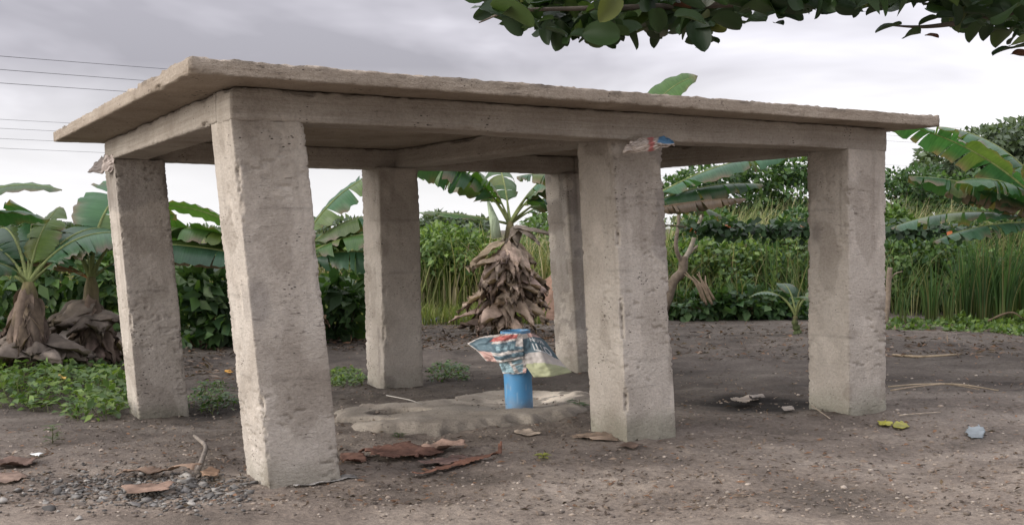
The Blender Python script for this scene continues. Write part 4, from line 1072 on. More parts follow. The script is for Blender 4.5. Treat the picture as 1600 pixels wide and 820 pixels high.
# reed clumps
def reeds(label, px, py, n, H, spread, seed, cols=((0.045, 0.095, 0.028), (0.065, 0.125, 0.036), (0.035, 0.075, 0.025), (0.12, 0.12, 0.05))):
    rg = np.random.default_rng(seed); f_ = gpt(px, py)
    a = rg.uniform(0, 2 * np.pi, n); r = spread * np.sqrt(rg.random(n))
    P = np.stack([r * np.cos(a), r * np.sin(a), np.full(n, -0.03)], 1)
    D = unit(np.stack([np.cos(a), np.sin(a), 0 * a], 1))
    V, F = blades(P, D, H * rg.uniform(0.55, 1.1, n), 0.02 * rg.uniform(0.7, 1.3, n), rg.uniform(0.0, 0.6, n) ** 1.5, rg, 6)
    cols = np.array(cols); cc = np.repeat(cols[rg.integers(0, len(cols), n)] * rg.uniform(0.8, 1.2, (n, 1)), 12, 0)
    base = V[:, 2] < 0.22
    cc[base] = cc[base] * 0.6 + np.array([0.12, 0.12, 0.04]) * 0.5
    o = obj('reed_clump', mesh('reed_clump', V, [F], cc, sm=False), M['grass'], label=label, cat='reeds', group='reed clumps along the damp edge'); o.location = f_.tolist()
RL = ('clump of upright reeds growing between the pruned tree and the end column', 'clump of upright reeds growing between the wooden stub and the torn leaved banana')
for i, (px, py, n, H, sp) in enumerate([(1150, 487, 22, 1.15, 0.10), (1180, 490, 70, 1.3, 0.22), (1215, 490, 80, 1.3, 0.22), (1245, 492, 40, 1.25, 0.15), (1410, 505, 14, 0.8, 0.06), (1455, 505, 40, 1.15, 0.08),
        (1482, 505, 20, 1.0, 0.06), (1510, 503, 60, 1.5, 0.12), (1535, 503, 70, 1.6, 0.12), (1568, 503, 80, 1.6, 0.14), (1595, 502, 80, 1.6, 0.14), (1625, 503, 60, 1.5, 0.15)]):
    reeds(RL[px > 1300], px, py, n, H, sp, 200 + i)

# pruned forked tree, brown stalks, stub post
f_ = gpt(1040, 500)
pt = thing('pruned_tree', f_, 'bare pruned tree with two upright forked branches among the creepers', 'tree')
dd = f_[1]
def branch(nm, pl, r0, r1, parent, base, col=(0.21, 0.17, 0.13), n=8):
    P = curve([pix(x, y, dd + dz) - base for x, y, dz in pl], 6)
    V, F = tube(P, np.linspace(r0, r1, len(P)), n); obj(nm, mesh(nm, V, F, np.broadcast_to(col, (len(V), 3))), M['bark'], parent)
branch('trunk', [(1030, 502, 0), (1042, 470, 0), (1052, 440, 0), (1066, 424, 0), (1068, 400, 0)], 0.085, 0.07, pt, f_, (0.15, 0.12, 0.09))
branch('limb', [(1066, 412, 0), (1056, 385, -.1), (1060, 350, -.1), (1061, 318, -.1)], 0.036, 0.022, pt, f_, (0.16, 0.13, 0.10))
branch('limb', [(1066, 412, 0), (1080, 385, .1), (1090, 355, .1), (1103, 320, .1)], 0.04, 0.024, pt, f_, (0.25, 0.22, 0.17))
branch('limb', [(1066, 410, 0), (1078, 395, .1), (1090, 384, .2)], 0.03, 0.015, pt, f_)
bs = thing('dry_stalk_bundle', gpt(1100, 488), 'bundle of dry brown stalks leaning beside the pruned tree', 'dry stalks')
bl_ = np.array(bs.location)
for k in range(7):
    branch('stalk', [(1098 + k * 3, 468 + k % 3 * 4, -.2), (1088 + k * 2.6, 445, -.2), (1072 + k * 5 - (k % 2) * 8, 425 + k % 4 * 3, -.1)], 0.022, 0.01, bs, bl_, (0.19, 0.145, 0.10), 5)
f_ = gpt(1383, 505); dd = f_[1]
sp_ = thing('stub_post', f_, 'thin bare wooden stub standing behind the end column', 'post')
branch('post', [(1383, 507, 0), (1387, 470, 0), (1389, 432, 0), (1391, 418, 0)], 0.045, 0.035, sp_, f_, (0.25, 0.20, 0.15))
branch('twig', [(1389, 440, 0), (1398, 428, 0), (1410, 424, 0)], 0.015, 0.006, sp_, f_, (0.25, 0.20, 0.15), 5)

# broad-leaved vine trained along a wire behind the right-hand columns
va, vb = pix(1000, 352, 14.2), pix(1690, 358, 13.4)
f_ = (va + vb) / 2; f_[2] = gh(f_[0], f_[1])
vine = thing('hanging_vine', f_, 'dark broad leaved vine strung level in front of the creepers', 'vine')
k = np.linspace(0, 1, 60)[:, None]; path = va + (vb - va) * k + np.array([0, 0, 1]) * (-0.05 * np.sin(k * np.pi) + 0.015 * np.sin(k * 30))
V, F = tube(path - f_, 0.012, 6); obj('vine_stem', mesh('vine_stem', V, F, np.broadcast_to([0.07, 0.06, 0.04], (len(V), 3))), M['bark'], vine)
for nm, e in (('vine_support', va), ('vine_support', vb)):
    V, F = tube([np.array([e[0], e[1], gh(e[0], e[1]) - 0.1]) - f_, e - f_ + [0, 0, 0.03]], 0.014, 6); obj(nm, mesh(nm, V, F, np.broadcast_to([0.09, 0.08, 0.05], (len(V), 3))), M['bark'], vine)
nl = 760; kk = 0.11 + 0.66 * rg.random(nl)
P = va + (vb - va) * kk[:, None] + rg.normal(size=(nl, 3)) * [0.03, 0.09, 0.05] - [0, 0, 0.02]
Dd = unit(rg.normal(size=(nl, 3)) * [1, 1, 0.5] + [0, -0.3, -0.7]); Nn = unit(rg.normal(size=(nl, 3)) * 0.5 + [0, -0.5, 0.8])
V, F = leaves(P - f_, Dd, Nn, rg.uniform(0.08, 0.15, nl), rg.uniform(0.07, 0.12, nl))
cc = np.array([(0.022, 0.05, 0.02), (0.03, 0.065, 0.024)])[rg.integers(0, 2, nl)] * rg.uniform(0.6, 1.2, (nl, 1)); cc[rg.random(nl) < 0.012] = [0.35, 0.10, 0.03]
obj('foliage', mesh('foliage', V, [F], np.repeat(cc, 5, 0), sm=False), M['leaf'], vine)
# red earth heap and black plastic sheet
f_ = gpt(850, 500)
th_, rr = np.meshgrid(np.linspace(0, 2 * np.pi, 61)[:-1], np.linspace(0, 1, 24), indexing='ij')
mm = 0.75 + 0.5 * fbm(np.stack([np.cos(th_) * 2, np.sin(th_) * 2, rr * 2], -1), 81, 3)
mz = 0.70 * (1 - rr ** 1.5) * (0.8 + 0.4 * fbm(np.stack([np.cos(th_) * rr * 6, np.sin(th_) * rr * 6, rr * 0], -1), 82, 4)) - 0.08
mound = np.stack([np.cos(th_) * rr * 0.95 * mm, np.sin(th_) * rr * 0.95 * mm, mz], -1)
Fm = gridF(61, 24) % (60 * 24)
o = obj('earth_mound', mesh('earth_mound', mound.reshape(-1, 3), [Fm], np.broadcast_to([0.21, 0.135, 0.098], (60 * 24, 3))), M['clay'], label='heap of reddish dug earth behind the flaked plaster column', cat='earth heap'); o.location = (pix(868, 470, 17.0)[0], 17.0, float(gh(1.0, 17.0)))
def sheet(name, pts, label, cat, seed, amp=0.02):
    """low crumpled strip lying on the ground through pixel points"""
    P = np.array([gpt(x, y) for x, y in pts]); C_ = curve(P, 8); n = len(C_)
    q = np.linspace(-1, 1, 9)
    prof = np.sqrt(np.clip(1 - q ** 2, 0, 1))
    V = []
    for i, c in enumerate(C_):
        w = 0.16 * (0.7 + 0.6 * vnoise(np.array([[i * 0.4, seed, 0]]))[0])
        hgt_ = amp * 4 * (0.5 + vnoise(np.array([[i * 0.7, seed + 5, 0]]))[0])
        for k_, a in enumerate(q):
            V.append([c[0], c[1] + a * w, c[2] - 0.01 + prof[k_] * hgt_ * (0.7 + 0.6 * vnoise(np.array([[i * 0.9, k_ * 0.8, seed]]))[0])])
    V = np.array(V); c0 = V.mean(0); c0[2] = V[:, 2].min()
    o = obj(name, mesh(name, V - c0, [gridF(n, 9)]), M['blackplastic'], label=label, cat=cat); o.location = c0.tolist()
sheet('black_plastic_sheet', [(655, 506), (690, 502), (730, 503), (775, 506)], 'strip of black plastic sheeting on the soil near the skirted banana', 'plastic sheet', 3)
sheet('black_plastic_sheet', [(1045, 492), (1090, 496), (1140, 499), (1200, 497), (1240, 500)], 'strip of black plastic sheeting along the creepers', 'plastic sheet', 6)
# black tank-like crate by the flaked plaster column
# ------------------------------------------------------------------ overhanging shade tree (stands to the right of the frame)
rg = np.random.default_rng(5)
tf = np.array([3.6, 2.6, 0.0]); tf[2] = float(gh(tf[0], tf[1]))
tree = thing('shade_tree', tf, 'large shade tree whose leafy branches hang above the roof slab', 'tree')
V, F = tube(curve([[0, 0, -0.2], [0.05, 0, 0.8], [-0.05, 0.1, 1.7], [-0.1, 0.2, 2.6], [0.0, 0.3, 3.6]], 8), np.linspace(0.2, 0.11, 33), 14)
obj('trunk', mesh('trunk', V, F, np.broadcast_to([0.14, 0.115, 0.09], (len(V), 3))), M['bark'], tree)
anchors = []
def limb(pts, r0, r1):
    P = curve(pts, 8); V, F = tube(P - tf, np.linspace(r0, r1, len(P)), 7)
    obj('limb', mesh('limb', V, F, np.broadcast_to([0.10, 0.085, 0.07], (len(V), 3))), M['bark'], tree); anchors.append(P)
tt_ = tf + [-0.1, 0.2, 2.5]
limb([tt_, pix(1560, -60, 3.4), pix(1420, -50, 3.4), pix(1300, -25, 3.4), pix(1200, 0, 3.4), pix(1100, 8, 3.35), pix(1000, 12, 3.3), pix(900, 14, 3.25), pix(800, 18, 3.2), pix(748, 36, 3.2)], 0.026, 0.002)
limb([tt_, pix(1700, -40, 3.5), pix(1600, 10, 3.6), pix(1530, 30, 3.6), pix(1450, 42, 3.6), pix(1385, 40, 3.6)], 0.026, 0.002)
limb([tt_, pix(1650, -120, 3.3), pix(1400, -140, 3.2), pix(1100, -120, 3.1), pix(850, -60, 3.1)], 0.05, 0.004)
# leaf template: broad elliptic, slightly cupped
def leaf_tpl(w, cup, seed):
    r, c = 11, 5; t = (0.5 - 0.5 * np.cos(np.pi * np.linspace(0, 1, r)))[:, None]; q = np.linspace(-1, 1, c)[None]
    ww = w * np.sqrt(np.clip(1 - (2 * t - 1) ** 2, 0, 1)) * (1.06 - 0.12 * t) + 0.004
    x = t + 0 * q; y = ww * q / 2
    z = cup * (np.abs(q) ** 1.5) * ww - 0.16 * t ** 2 + 0.02 * np.sin(t * 9 + seed) * q
    return np.stack([x, y, z], -1).reshape(-1, 3), gridF(r, c)
LC = [(0.020, 0.042, 0.014), (0.028, 0.055, 0.018), (0.016, 0.034, 0.013), (0.045, 0.075, 0.02), (0.024, 0.045, 0.022), (0.085, 0.11, 0.045), (0.10, 0.115, 0.03), (0.09, 0.04, 0.03), (0.16, 0.17, 0.14)]
TPL = []
for i, c in enumerate(LC):
    v, f_ = leaf_tpl([0.62, 0.7, 0.55, 0.5, 0.66, 0.6, 0.58, 0.6, 0.7][i], 0.25, i)
    me = mesh('leaf', v, [f_], np.broadcast_to(c, (len(v), 3))); me.materials.append(M['leaf']); TPL.append(me)
prof_x = [740, 752, 780, 830, 880, 940, 1000, 1040, 1056, 1062, 1100, 1140, 1200, 1215, 1260, 1330, 1400, 1440, 1480, 1500, 1530, 1570, 1610, 1700]
prof_y = [20, 40, 52, 46, 70, 78, 58, 64, 22, 56, 76, 58, 34, 34, 24, 26, 28, 12, 36, 52, 64, 66, 84, 95]
def leaf_at(p, ln, k, az=None, pitch=None):
    o = bpy.data.objects.new('leaf', TPL[k]); C.objects.link(o); o.parent = tree
    a = rg.uniform(0, 2 * math.pi) if az is None else az
    pt_ = rg.normal(-0.2, 0.4) if pitch is None else pitch
    d = Vector((math.cos(a) * math.cos(pt_), math.sin(a) * math.cos(pt_), math.sin(pt_)))
    o.rotation_mode = 'QUATERNION'
    q = d.to_track_quat('X', 'Z')
    from mathutils import Quaternion
    o.rotation_quaternion = q @ Quaternion((1, 0, 0), rg.normal(0, 0.6))
    o.location = (p - tf - np.array(d) * ln * 0.5).tolist(); o.scale = (ln, ln, ln)
wts = np.array([5, 5, 4, 2.0, 4, 0.9, 0.6, 0.25, 0.35]); wts /= wts.sum()
cnt = 0
tw = []
while cnt < 285:
    # a sprig: a short twig carrying several leaves
    px = rg.uniform(748, 1640); bt = np.interp(px, prof_x, prof_y)
    py = bt - 16 - abs(rg.normal(0, 24))
    if py < -60 or (1215 < px < 1500 and rg.random() < 0.35): continue
    dep = rg.uniform(3.0, 3.8); c0 = pix(px, py, dep); a0 = rg.uniform(0, 2 * math.pi)
    dr = np.array([math.cos(a0), math.sin(a0), rg.normal(-0.25, 0.3)]); n_ = int(rg.integers(3, 7)); ln = rg.uniform(0.06, 0.115)
    tw.append((*tube([c0 - dr * 0.09, c0, c0 + dr * 0.05 * n_], [0.0035, 0.003, 0.0015], 5), np.array([0.06, 0.05, 0.04])))
    for j in range(n_):
        p_ = c0 + dr * (0.05 * j) + rg.normal(size=3) * 0.012
        if CAMP is not None:
            v_ = p_ - CAMP; yy = 410 - F_PX * (v_ @ UP) / (v_ @ FWD); xx = 800 + F_PX * (v_ @ RIGHT) / (v_ @ FWD)
            if yy > np.interp(xx, prof_x, prof_y) - 8 or xx < 765: continue
        leaf_at(p_, ln * rg.uniform(0.75, 1.2), rg.choice(9, p=wts), a0 + (1 if j % 2 else -1) * rg.uniform(0.4, 1.3)); cnt += 1
V, F, cc, _ = join(tw); obj('twig', mesh('twig', V, F, cc), M['bark'], tree)
for px, py, a, k, ln in ((1388, 42, R(185), 0, 0.088), (1424, 54, R(200), 1, 0.075), (1456, 56, R(-60), 7, 0.05), (1450, 32, R(150), 0, 0.06), (1568, 78, R(195), 2, 0.085), (1592, 84, R(-70), 7, 0.06), (1217, 36, R(-80), 2, 0.055), (1236, 28, R(0), 2, 0.055), (1012, 44, R(200), 5, 0.085), (1075, 34, R(-60), 8, 0.09)):
    leaf_at(pix(px, py, 3.4), ln, k, a, -0.15)
# dense inner leaves behind the ones in front
n = 620
px = rg.uniform(755, 1640, n); bt = np.interp(px, prof_x, prof_y)
py = bt - 30 - np.abs(rg.normal(0, 30, n)); dep = rg.uniform(3.2, 4.2, n)
P = np.array([pix(a, b, c) for a, b, c in zip(px, py, dep)]); P = P[fbm(P * 4.5, 15, 2) > 0.44]; n = len(P)
lv, lf_ = leaf_tpl(0.64, 0.25, 3)
D = unit(rg.normal(size=(n, 3)) * [1, 1, 0.4]); Sx = unit(np.cross(D, rg.normal(size=(n, 3)) * 0.6 + [0, 0, 1])); Nz = np.cross(D, Sx)
ln = rg.uniform(0.07, 0.115, n)[:, None, None]
V = (P - tf)[:, None] + ln * (lv[None, :, 0:1] * D[:, None] + lv[None, :, 1:2] * Sx[:, None] + lv[None, :, 2:3] * Nz[:, None])
F = (np.arange(n)[:, None, None] * len(lv) + lf_[None]).reshape(-1, 4)
obj('inner_leaves', mesh('inner_leaves', V.reshape(-1, 3), [F], np.repeat(np.array(LC)[rg.integers(0, 5, n)] * rg.uniform(0.8, 1.3, (n, 1)), len(lv), 0)), M['leaf'], tree, kind='stuff')
# the rest of the crown above the frame, as one mass
n = 5200
px = rg.uniform(760, 2300, n); py = rg.uniform(-620, -12, n); dep = rg.uniform(2.4, 4.6, n)
P = np.array([pix(a, b, c) for a, b, c in zip(px, py, dep)])
keep = (fbm(P * 1.6, 5, 3) > 0.40) & ((py < -50) | (px > 770))
P = P[keep]; n = len(P)
V, F = leaves(P - tf, rg.normal(size=(n, 3)) * [1, 1, 0.5], rg.normal(size=(n, 3)) * 0.5 + [0, 0, 1], rg.uniform(0.06, 0.1, n), rg.uniform(0.04, 0.06, n))
obj('crown', mesh('crown', V, [F], np.repeat(np.array(LC)[rg.integers(0, 5, n)], 5, 0), sm=False), M['leaf'], tree, kind='stuff')

# ------------------------------------------------------------------ overhead lines
for i, (ya, yb_, lab) in enumerate(((83, 199, 'topmost overhead wire passing behind the roof slab'), (104, 218, 'second overhead wire below the topmost one'), (125, 226, 'third overhead wire below the topmost one'),
                              (183, 262, 'uppermost of the four lower thin overhead wires'), (197, 270, 'second of the four lower thin overhead wires'), (213, 280, 'third of the four lower thin overhead wires'), (228, 292, 'lowest of the four lower thin overhead wires'))):
    d_ = 46 if i < 3 else 62
    ks = np.linspace(-0.35, 1.25, 41)
    P = np.array([pix(1500 * k_, ya + (yb_ - ya) * k_, d_ * (1 + 1.6 * max(0, k_))) for k_ in ks])
    P[:, 2] -= 0.5 * (1 - ((ks - 0.45) / 0.8) ** 2) * 0.4
    c0 = P.mean(0)
    V, F = tube(P - c0, 0.012 if i < 3 else 0.010, 5)
    o = obj('overhead_wire', mesh('overhead_wire', V, F), M['wire'], label=lab, cat='wire', group='overhead wires'); o.location = c0.tolist()

# ------------------------------------------------------------------ ground litter
rg = np.random.default_rng(99)
def ico(sub=1):
    import bmesh
    b = bmesh.new(); bmesh.ops.create_icosphere(b, subdivisions=sub, radius=1.0)
    v = np.array([x.co[:] for x in b.verts]); f_ = np.array([[q.index for q in x.verts] for x in b.faces]); b.free()
    return v, f_
IV1, IF1 = ico(1); IV2, IF2 = ico(2)
def rot_rand(rg):
    q = rg.normal(size=4); q /= np.linalg.norm(q); w, x, y, z = q
    return np.array([[1 - 2 * (y * y + z * z), 2 * (x * y - z * w), 2 * (x * z + y * w)], [2 * (x * y + z * w), 1 - 2 * (x * x + z * z), 2 * (y * z - x * w)], [2 * (x * z - y * w), 2 * (y * z + x * w), 1 - 2 * (x * x + y * y)]])
def stone_mesh(r, rg, sub=2):
    v, f_ = (IV2, IF2) if sub == 2 else (IV1, IF1)
    s = rg.integers(1, 99999)
    d = 0.72 + 0.55 * vnoise(v * 1.5 + s, s)
    w = v * d[:, None]
    for _ in range(7):       # cleaved faces
        n_ = unit(rg.normal(size=3)); c = rg.uniform(0.32, 0.66)
        k_ = w @ n_; w = w - np.outer(np.maximum(k_ - c, 0), n_)
    w = (w @ rot_rand(rg).T) * np.array([1.15, 0.95, 0.62]) * r
    return w, f_
SC = np.array([(0.145, 0.138, 0.128), (0.20, 0.192, 0.178), (0.10, 0.096, 0.09), (0.27, 0.255, 0.23), (0.16, 0.135, 0.112)])
SLAB_ = 'grey crushed stone in the loose gravel beside the pitted column'
gx0, gx1 = 95, 392
made = 0
while made < 110:
    px = rg.uniform(60, 395) if rg.random() < 0.8 else rg.uniform(-10, 400); py = rg.normal(764, 14) + 8 * (1 - px / 400)
    if px < 200 and py < 752: continue
    if 380 < px and py > 772: continue
    p_ = gpt(px, py); r = rg.uniform(0.012, 0.034)
    w, f_ = stone_mesh(r, rg)
    o = obj('stone', mesh('stone', w, [f_], np.broadcast_to(SC[rg.integers(5)] * rg.uniform(0.8, 1.25), (len(w), 3)), sm=False), M['stone'], label=SLAB_, cat='stone', group='crushed stones beside the pitted column')
    o.location = (p_[0], p_[1], p_[2] + r * 0.2); made += 1
parts = []
for i in range(1500):
    px = rg.normal(250, 105); py = rg.normal(764, 16)
    if px > 390 or px < -20: continue
    p_ = gpt(px, py); w, f_ = stone_mesh(rg.uniform(0.006, 0.017), rg, 1); parts.append((w + p_ + [0, 0, 0.004], [f_], SC[rg.integers(5)] * rg.uniform(0.6, 1.1)))
V, F, cc, _ = join(parts); obj('gravel', mesh('gravel', V, F, cc, sm=False), M['stone'], label='fine grey gravel between the crushed stones', cat='gravel', kind='stuff')
# pebbles and crumbs over the whole bare soil
parts = []
PC = np.array([(0.28, 0.23, 0.185), (0.22, 0.18, 0.145), (0.17, 0.14, 0.115), (0.36, 0.31, 0.26), (0.12, 0.10, 0.085)])
for i in range(3800):
    px = rg.uniform(-20, 1620); py = 560 + 262 * rg.random() ** 0.65
    p_ = onz(px, py, 0.02); x, y = p_[0], p_[1]
    r = rg.uniform(0.003, 0.009) * (1 + 0.8 * (rg.random() < 0.06)); s = rg.integers(5)
    parts.append((x, y, r, s))
PXY = np.array([(a, b) for a, b, *_ in parts]); gz = gh(PXY[:, 0], PXY[:, 1]); out = []
for (x, y, r, s), z in zip(parts, gz):
    w, f_ = stone_mesh(r, rg, 1) if False else ((IV1 * (0.75 + 0.5 * rg.random((len(IV1), 1)))) * np.array([rg.uniform(0.9, 1.7), rg.uniform(0.8, 1.3), 0.65]) * r, IF1)
    out.append((w + [x, y, z + r * 0.3], [f_], PC[s] * rg.uniform(0.7, 1.2)))
V, F, cc, _ = join(out); obj('pebbles', mesh('pebbles', V, F, cc, sm=False), M['stone'], label='scattered pale pebbles and crumbs on the bare soil', cat='pebbles', kind='stuff')
# crumbled leaf and straw bits
n = 4200
px = rg.uniform(-20, 1620, n); py = 505 + 310 * rg.random(n) ** 0.8
P = np.array([onz(a, b, 0.0) for a, b in zip(px, py)]); P[:, 2] = gh(P[:, 0], P[:, 1]) + 0.008
V, F = leaves(P, rg.normal(size=(n, 3)) * [1, 1, 0.12], rg.normal(size=(n, 3)) * 0.3 + [0, 0, 1], rg.uniform(0.02, 0.07, n), rg.uniform(0.006, 0.022, n))
LCs = np.array([(0.17, 0.125, 0.09), (0.10, 0.075, 0.058), (0.24, 0.185, 0.14), (0.06, 0.046, 0.036), (0.20, 0.115, 0.07)])
obj('leaf_litter', mesh('leaf_litter', V, [F], np.repeat(LCs[rg.integers(0, 5, n)], 5, 0), sm=False), M['dry'], label='crumbled dry leaf and straw bits over the soil', cat='leaf litter', kind='stuff')
# brown mulch of old leaves under the bananas
n = 5200
px = np.concatenate([rg.uniform(500, 900, n // 2), rg.uniform(0, 370, n // 4), rg.uniform(1040, 1600, n - n // 2 - n // 4)])
py = np.concatenate([rg.uniform(502, 548, n // 2), rg.uniform(530, 590, n // 4), rg.uniform(505, 560, n - n // 2 - n // 4)])
P = np.array([onz(a, b, 0.0) for a, b in zip(px, py)]); P[:, 2] = gh(P[:, 0], P[:, 1]) + rg.uniform(0.0, 0.035, n)
V, F = leaves(P, rg.normal(size=(n, 3)) * [1, 1, 0.2], rg.normal(size=(n, 3)) * 0.5 + [0, 0, 1], rg.uniform(0.03, 0.14, n), rg.uniform(0.01, 0.035, n))
obj('leaf_mulch', mesh('leaf_mulch', V, [F], np.repeat(LCs[rg.integers(0, 5, n)] * rg.uniform(0.5, 1.1, (n, 1)), 5, 0), sm=False), M['dry'], label='brown mulch of fallen banana leaves behind the shelter', cat='leaf litter', kind='stuff')

def flat_scrap(name, outline, label, cat, col, mat='dry', lift=0.02, curl=0.05, seed=1, group=None, thick=0.0015, tipup=None, n=26):
    """irregular lying sheet given by a pixel outline on the ground"""
    P = np.array([gpt(x, y)[:2] for x, y in outline])
    lo, hi = P.min(0), P.max(0); a = np.linspace(0, 1, n)
    XX, YY = np.meshgrid(lo[0] + (hi[0] - lo[0]) * a, lo[1] + (hi[1] - lo[1]) * a)
    sdv = poly_sd(XX, YY, P); sz = min(hi - lo)
    F = gridF(n, n); F = F[(sdv.ravel()[F] > -0.01 * sz).all(1)]
    if len(F) == 0: F = gridF(n, n)
    nz = fbm(np.stack([XX * 9, YY * 14, XX * 0], -1), seed, 3) - 0.5
    ZZ = gh(XX, YY) + lift + curl * (nz * 1.4 + 0.2) 
    if tipup is not None:
        tu = gpt(*tipup[:2])[:2]; ZZ += tipup[2] * np.exp(-((XX - tu[0]) ** 2 + (YY - tu[1]) ** 2) / 0.12 ** 2)
    ZZ = np.maximum(ZZ, gh(XX, YY) + 0.004)
    us = np.unique(F); rm = -np.ones(XX.size, int); rm[us] = np.arange(len(us))
    V = np.stack([XX, YY, ZZ], -1).reshape(-1, 3)[us]; c0 = V.mean(0); c0[2] = V[:, 2].min()
    cv = np.array(col) * (1 + 1.3 * nz.ravel()[us])[:, None]
    o = obj(name, mesh(name, V - c0, [rm[F]], np.clip(cv, 0.01, 1)), M[mat], label=label, cat=cat, group=group); o.location = c0.tolist()
    m_ = o.modifiers.new('thick', 'SOLIDIFY'); m_.thickness = thick; m_.offset = 1
    return o
RU = (0.135, 0.075, 0.056)
flat_scrap('rusty_sheet', [(556, 716), (600, 704), (640, 699), (668, 704), (700, 708), (690, 716), (664, 717), (655, 724), (630, 721), (612, 726), (590, 722)], 'jagged dark red rusted sheet metal piece beside the pitted column', 'scrap metal', RU, 'rust', 0.03, 0.05, 3)
flat_scrap('rusty_sheet', [(640, 745), (680, 735), (720, 727), (770, 716), (785, 702), (783, 714), (760, 722), (715, 733), (680, 744), (648, 749)], 'long rusted metal strip with a turned up end', 'scrap metal', (0.21, 0.11, 0.075), 'rust', 0.02, 0.025, 5, tipup=(783, 705, 0.03), n=40)
flat_scrap('rusty_sheet', [(655, 706), (690, 699), (728, 700), (728, 708), (690, 711)], 'small flaky orange tinted metal piece against the dark red sheet', 'scrap metal', (0.26, 0.18, 0.14), 'rust', 0.03, 0.05, 6)
flat_scrap('rusty_sheet', [(530, 713), (565, 709), (575, 722), (545, 728), (532, 724)], 'brown metal fragment tucked against the pitted column foot', 'scrap metal', (0.15, 0.085, 0.062), 'rust', 0.015, 0.03, 7)
flat_scrap('rusty_sheet', [(648, 728), (700, 716), (760, 711), (735, 724), (690, 732)], 'crushed dull metal flake between the rusty pieces', 'scrap metal', (0.17, 0.115, 0.095), 'rust', 0.01, 0.03, 8)
DL = (0.24, 0.17, 0.125)
flat_scrap('dry_leaf', [(172, 760), (205, 747), (240, 740), (290, 742), (322, 742), (300, 749), (250, 750), (200, 757)], 'long curled tan dry leaf lying on the gravel', 'dry leaf', DL, 'dry', 0.045, 0.05, 11)
flat_scrap('dry_leaf', [(312, 748), (330, 741), (345, 745), (340, 758), (318, 760)], 'small orange tan leaf on the gravel end', 'dry leaf', (0.27, 0.18, 0.12), 'dry', 0.04, 0.03, 12)
flat_scrap('dry_leaf', [(188, 772), (230, 765), (275, 768), (262, 779), (200, 782)], 'flat brown dry leaf half buried in gravel', 'dry leaf', (0.24, 0.165, 0.125), 'dry', 0.035, 0.03, 13)
flat_scrap('dry_leaf', [(-10, 728), (30, 720), (62, 722), (50, 730), (0, 734)], 'dark brown curled leaf on bare soil away from the gravel', 'dry leaf', (0.14, 0.095, 0.075), 'dry', 0.02, 0.04, 14)
flat_scrap('dry_leaf', [(-10, 745), (30, 741), (45, 748), (20, 758), (-10, 758)], 'pale brown leaf near the dark brown curled leaf', 'dry leaf', (0.25, 0.18, 0.14), 'dry', 0.015, 0.03, 15)
flat_scrap('dry_leaf', [(802, 676), (825, 672), (848, 680), (830, 684), (812, 682)], 'pale dry leaf on soil in front of the apron', 'dry leaf', (0.40, 0.33, 0.26), 'dry', 0.01, 0.025, 16)
flat_scrap('dry_leaf', [(888, 685), (915, 678), (962, 682), (970, 690), (925, 692)], 'broad tan leaf against the foot of the paper scrap column', 'dry leaf', (0.29, 0.22, 0.165), 'dry', 0.01, 0.025, 17)
flat_scrap('dry_leaf', [(1140, 628), (1165, 622), (1185, 630), (1160, 634)], 'grey curled leaf in the damp hollow', 'dry leaf', (0.28, 0.24, 0.2), 'dry', 0.015, 0.03, 18)
flat_scrap('dry_leaf', [(1168, 620), (1190, 618), (1196, 623), (1176, 626)], 'pale flat leaf at the rim of the damp hollow', 'dry leaf', (0.34, 0.30, 0.26), 'dry', 0.015, 0.02, 19)
flat_scrap('dry_leaf', [(1220, 640), (1236, 636), (1242, 643), (1226, 645)], 'small pale leaf beside the end column foot', 'dry leaf', (0.36, 0.32, 0.28), 'dry', 0.015, 0.02, 20)
flat_scrap('dry_leaf', [(960, 700), (985, 694), (1005, 700), (990, 704)], 'dark leaf fragment in front of the paper scrap column', 'dry leaf', (0.12, 0.085, 0.065), 'dry', 0.012, 0.03, 21)
YL = (0.42, 0.40, 0.06)
flat_scrap('yellow_leaf', [(1370, 661), (1384, 659), (1396, 664), (1385, 669), (1374, 667)], 'smaller yellow fallen leaf near the end column', 'leaf', YL, 'leaf', 0.012, 0.02, 22, thick=0.001)
flat_scrap('yellow_leaf', [(1394, 664), (1408, 660), (1422, 668), (1410, 673), (1397, 671)], 'larger yellow fallen leaf near the end column', 'leaf', YL, 'leaf', 0.012, 0.02, 23, thick=0.001)
flat_scrap('yellow_leaf', [(90, 614), (98, 610), (107, 614), (104, 620), (94, 619)], 'yellow fallen leaf lying on the weed patch', 'leaf', (0.55, 0.38, 0.10), 'leaf', 0.16, 0.02, 24, thick=0.001)
flat_scrap('yellow_leaf', [(350, 583), (358, 581), (366, 585), (357, 588)], 'orange fallen leaf behind the pitted column', 'leaf', (0.55, 0.30, 0.05), 'leaf', 0.02, 0.02, 25, thick=0.001)
flat_scrap('plastic_scrap', [(1506, 676), (1514, 671), (1530, 671), (1541, 678), (1536, 686), (1516, 686)], 'crumpled pale blue plastic scrap on open soil', 'plastic scrap', (0.20, 0.23, 0.245), 'sack', 0.01, 0.05, 26)
flat_scrap('plastic_scrap', [(46, 713), (58, 710), (70, 713), (60, 717)], 'small white plastic bit on soil near the weed patch', 'plastic scrap', (0.6, 0.62, 0.62), 'sack', 0.01, 0.02, 27)
flat_scrap('cement_spill', [(455, 756), (480, 748), (520, 744), (556, 742), (560, 748), (530, 753), (490, 760), (460, 764)], 'pale cement spill along the pitted column foot', 'cement', (0.30, 0.285, 0.26), 'stone', 0.004, 0.02, 28)
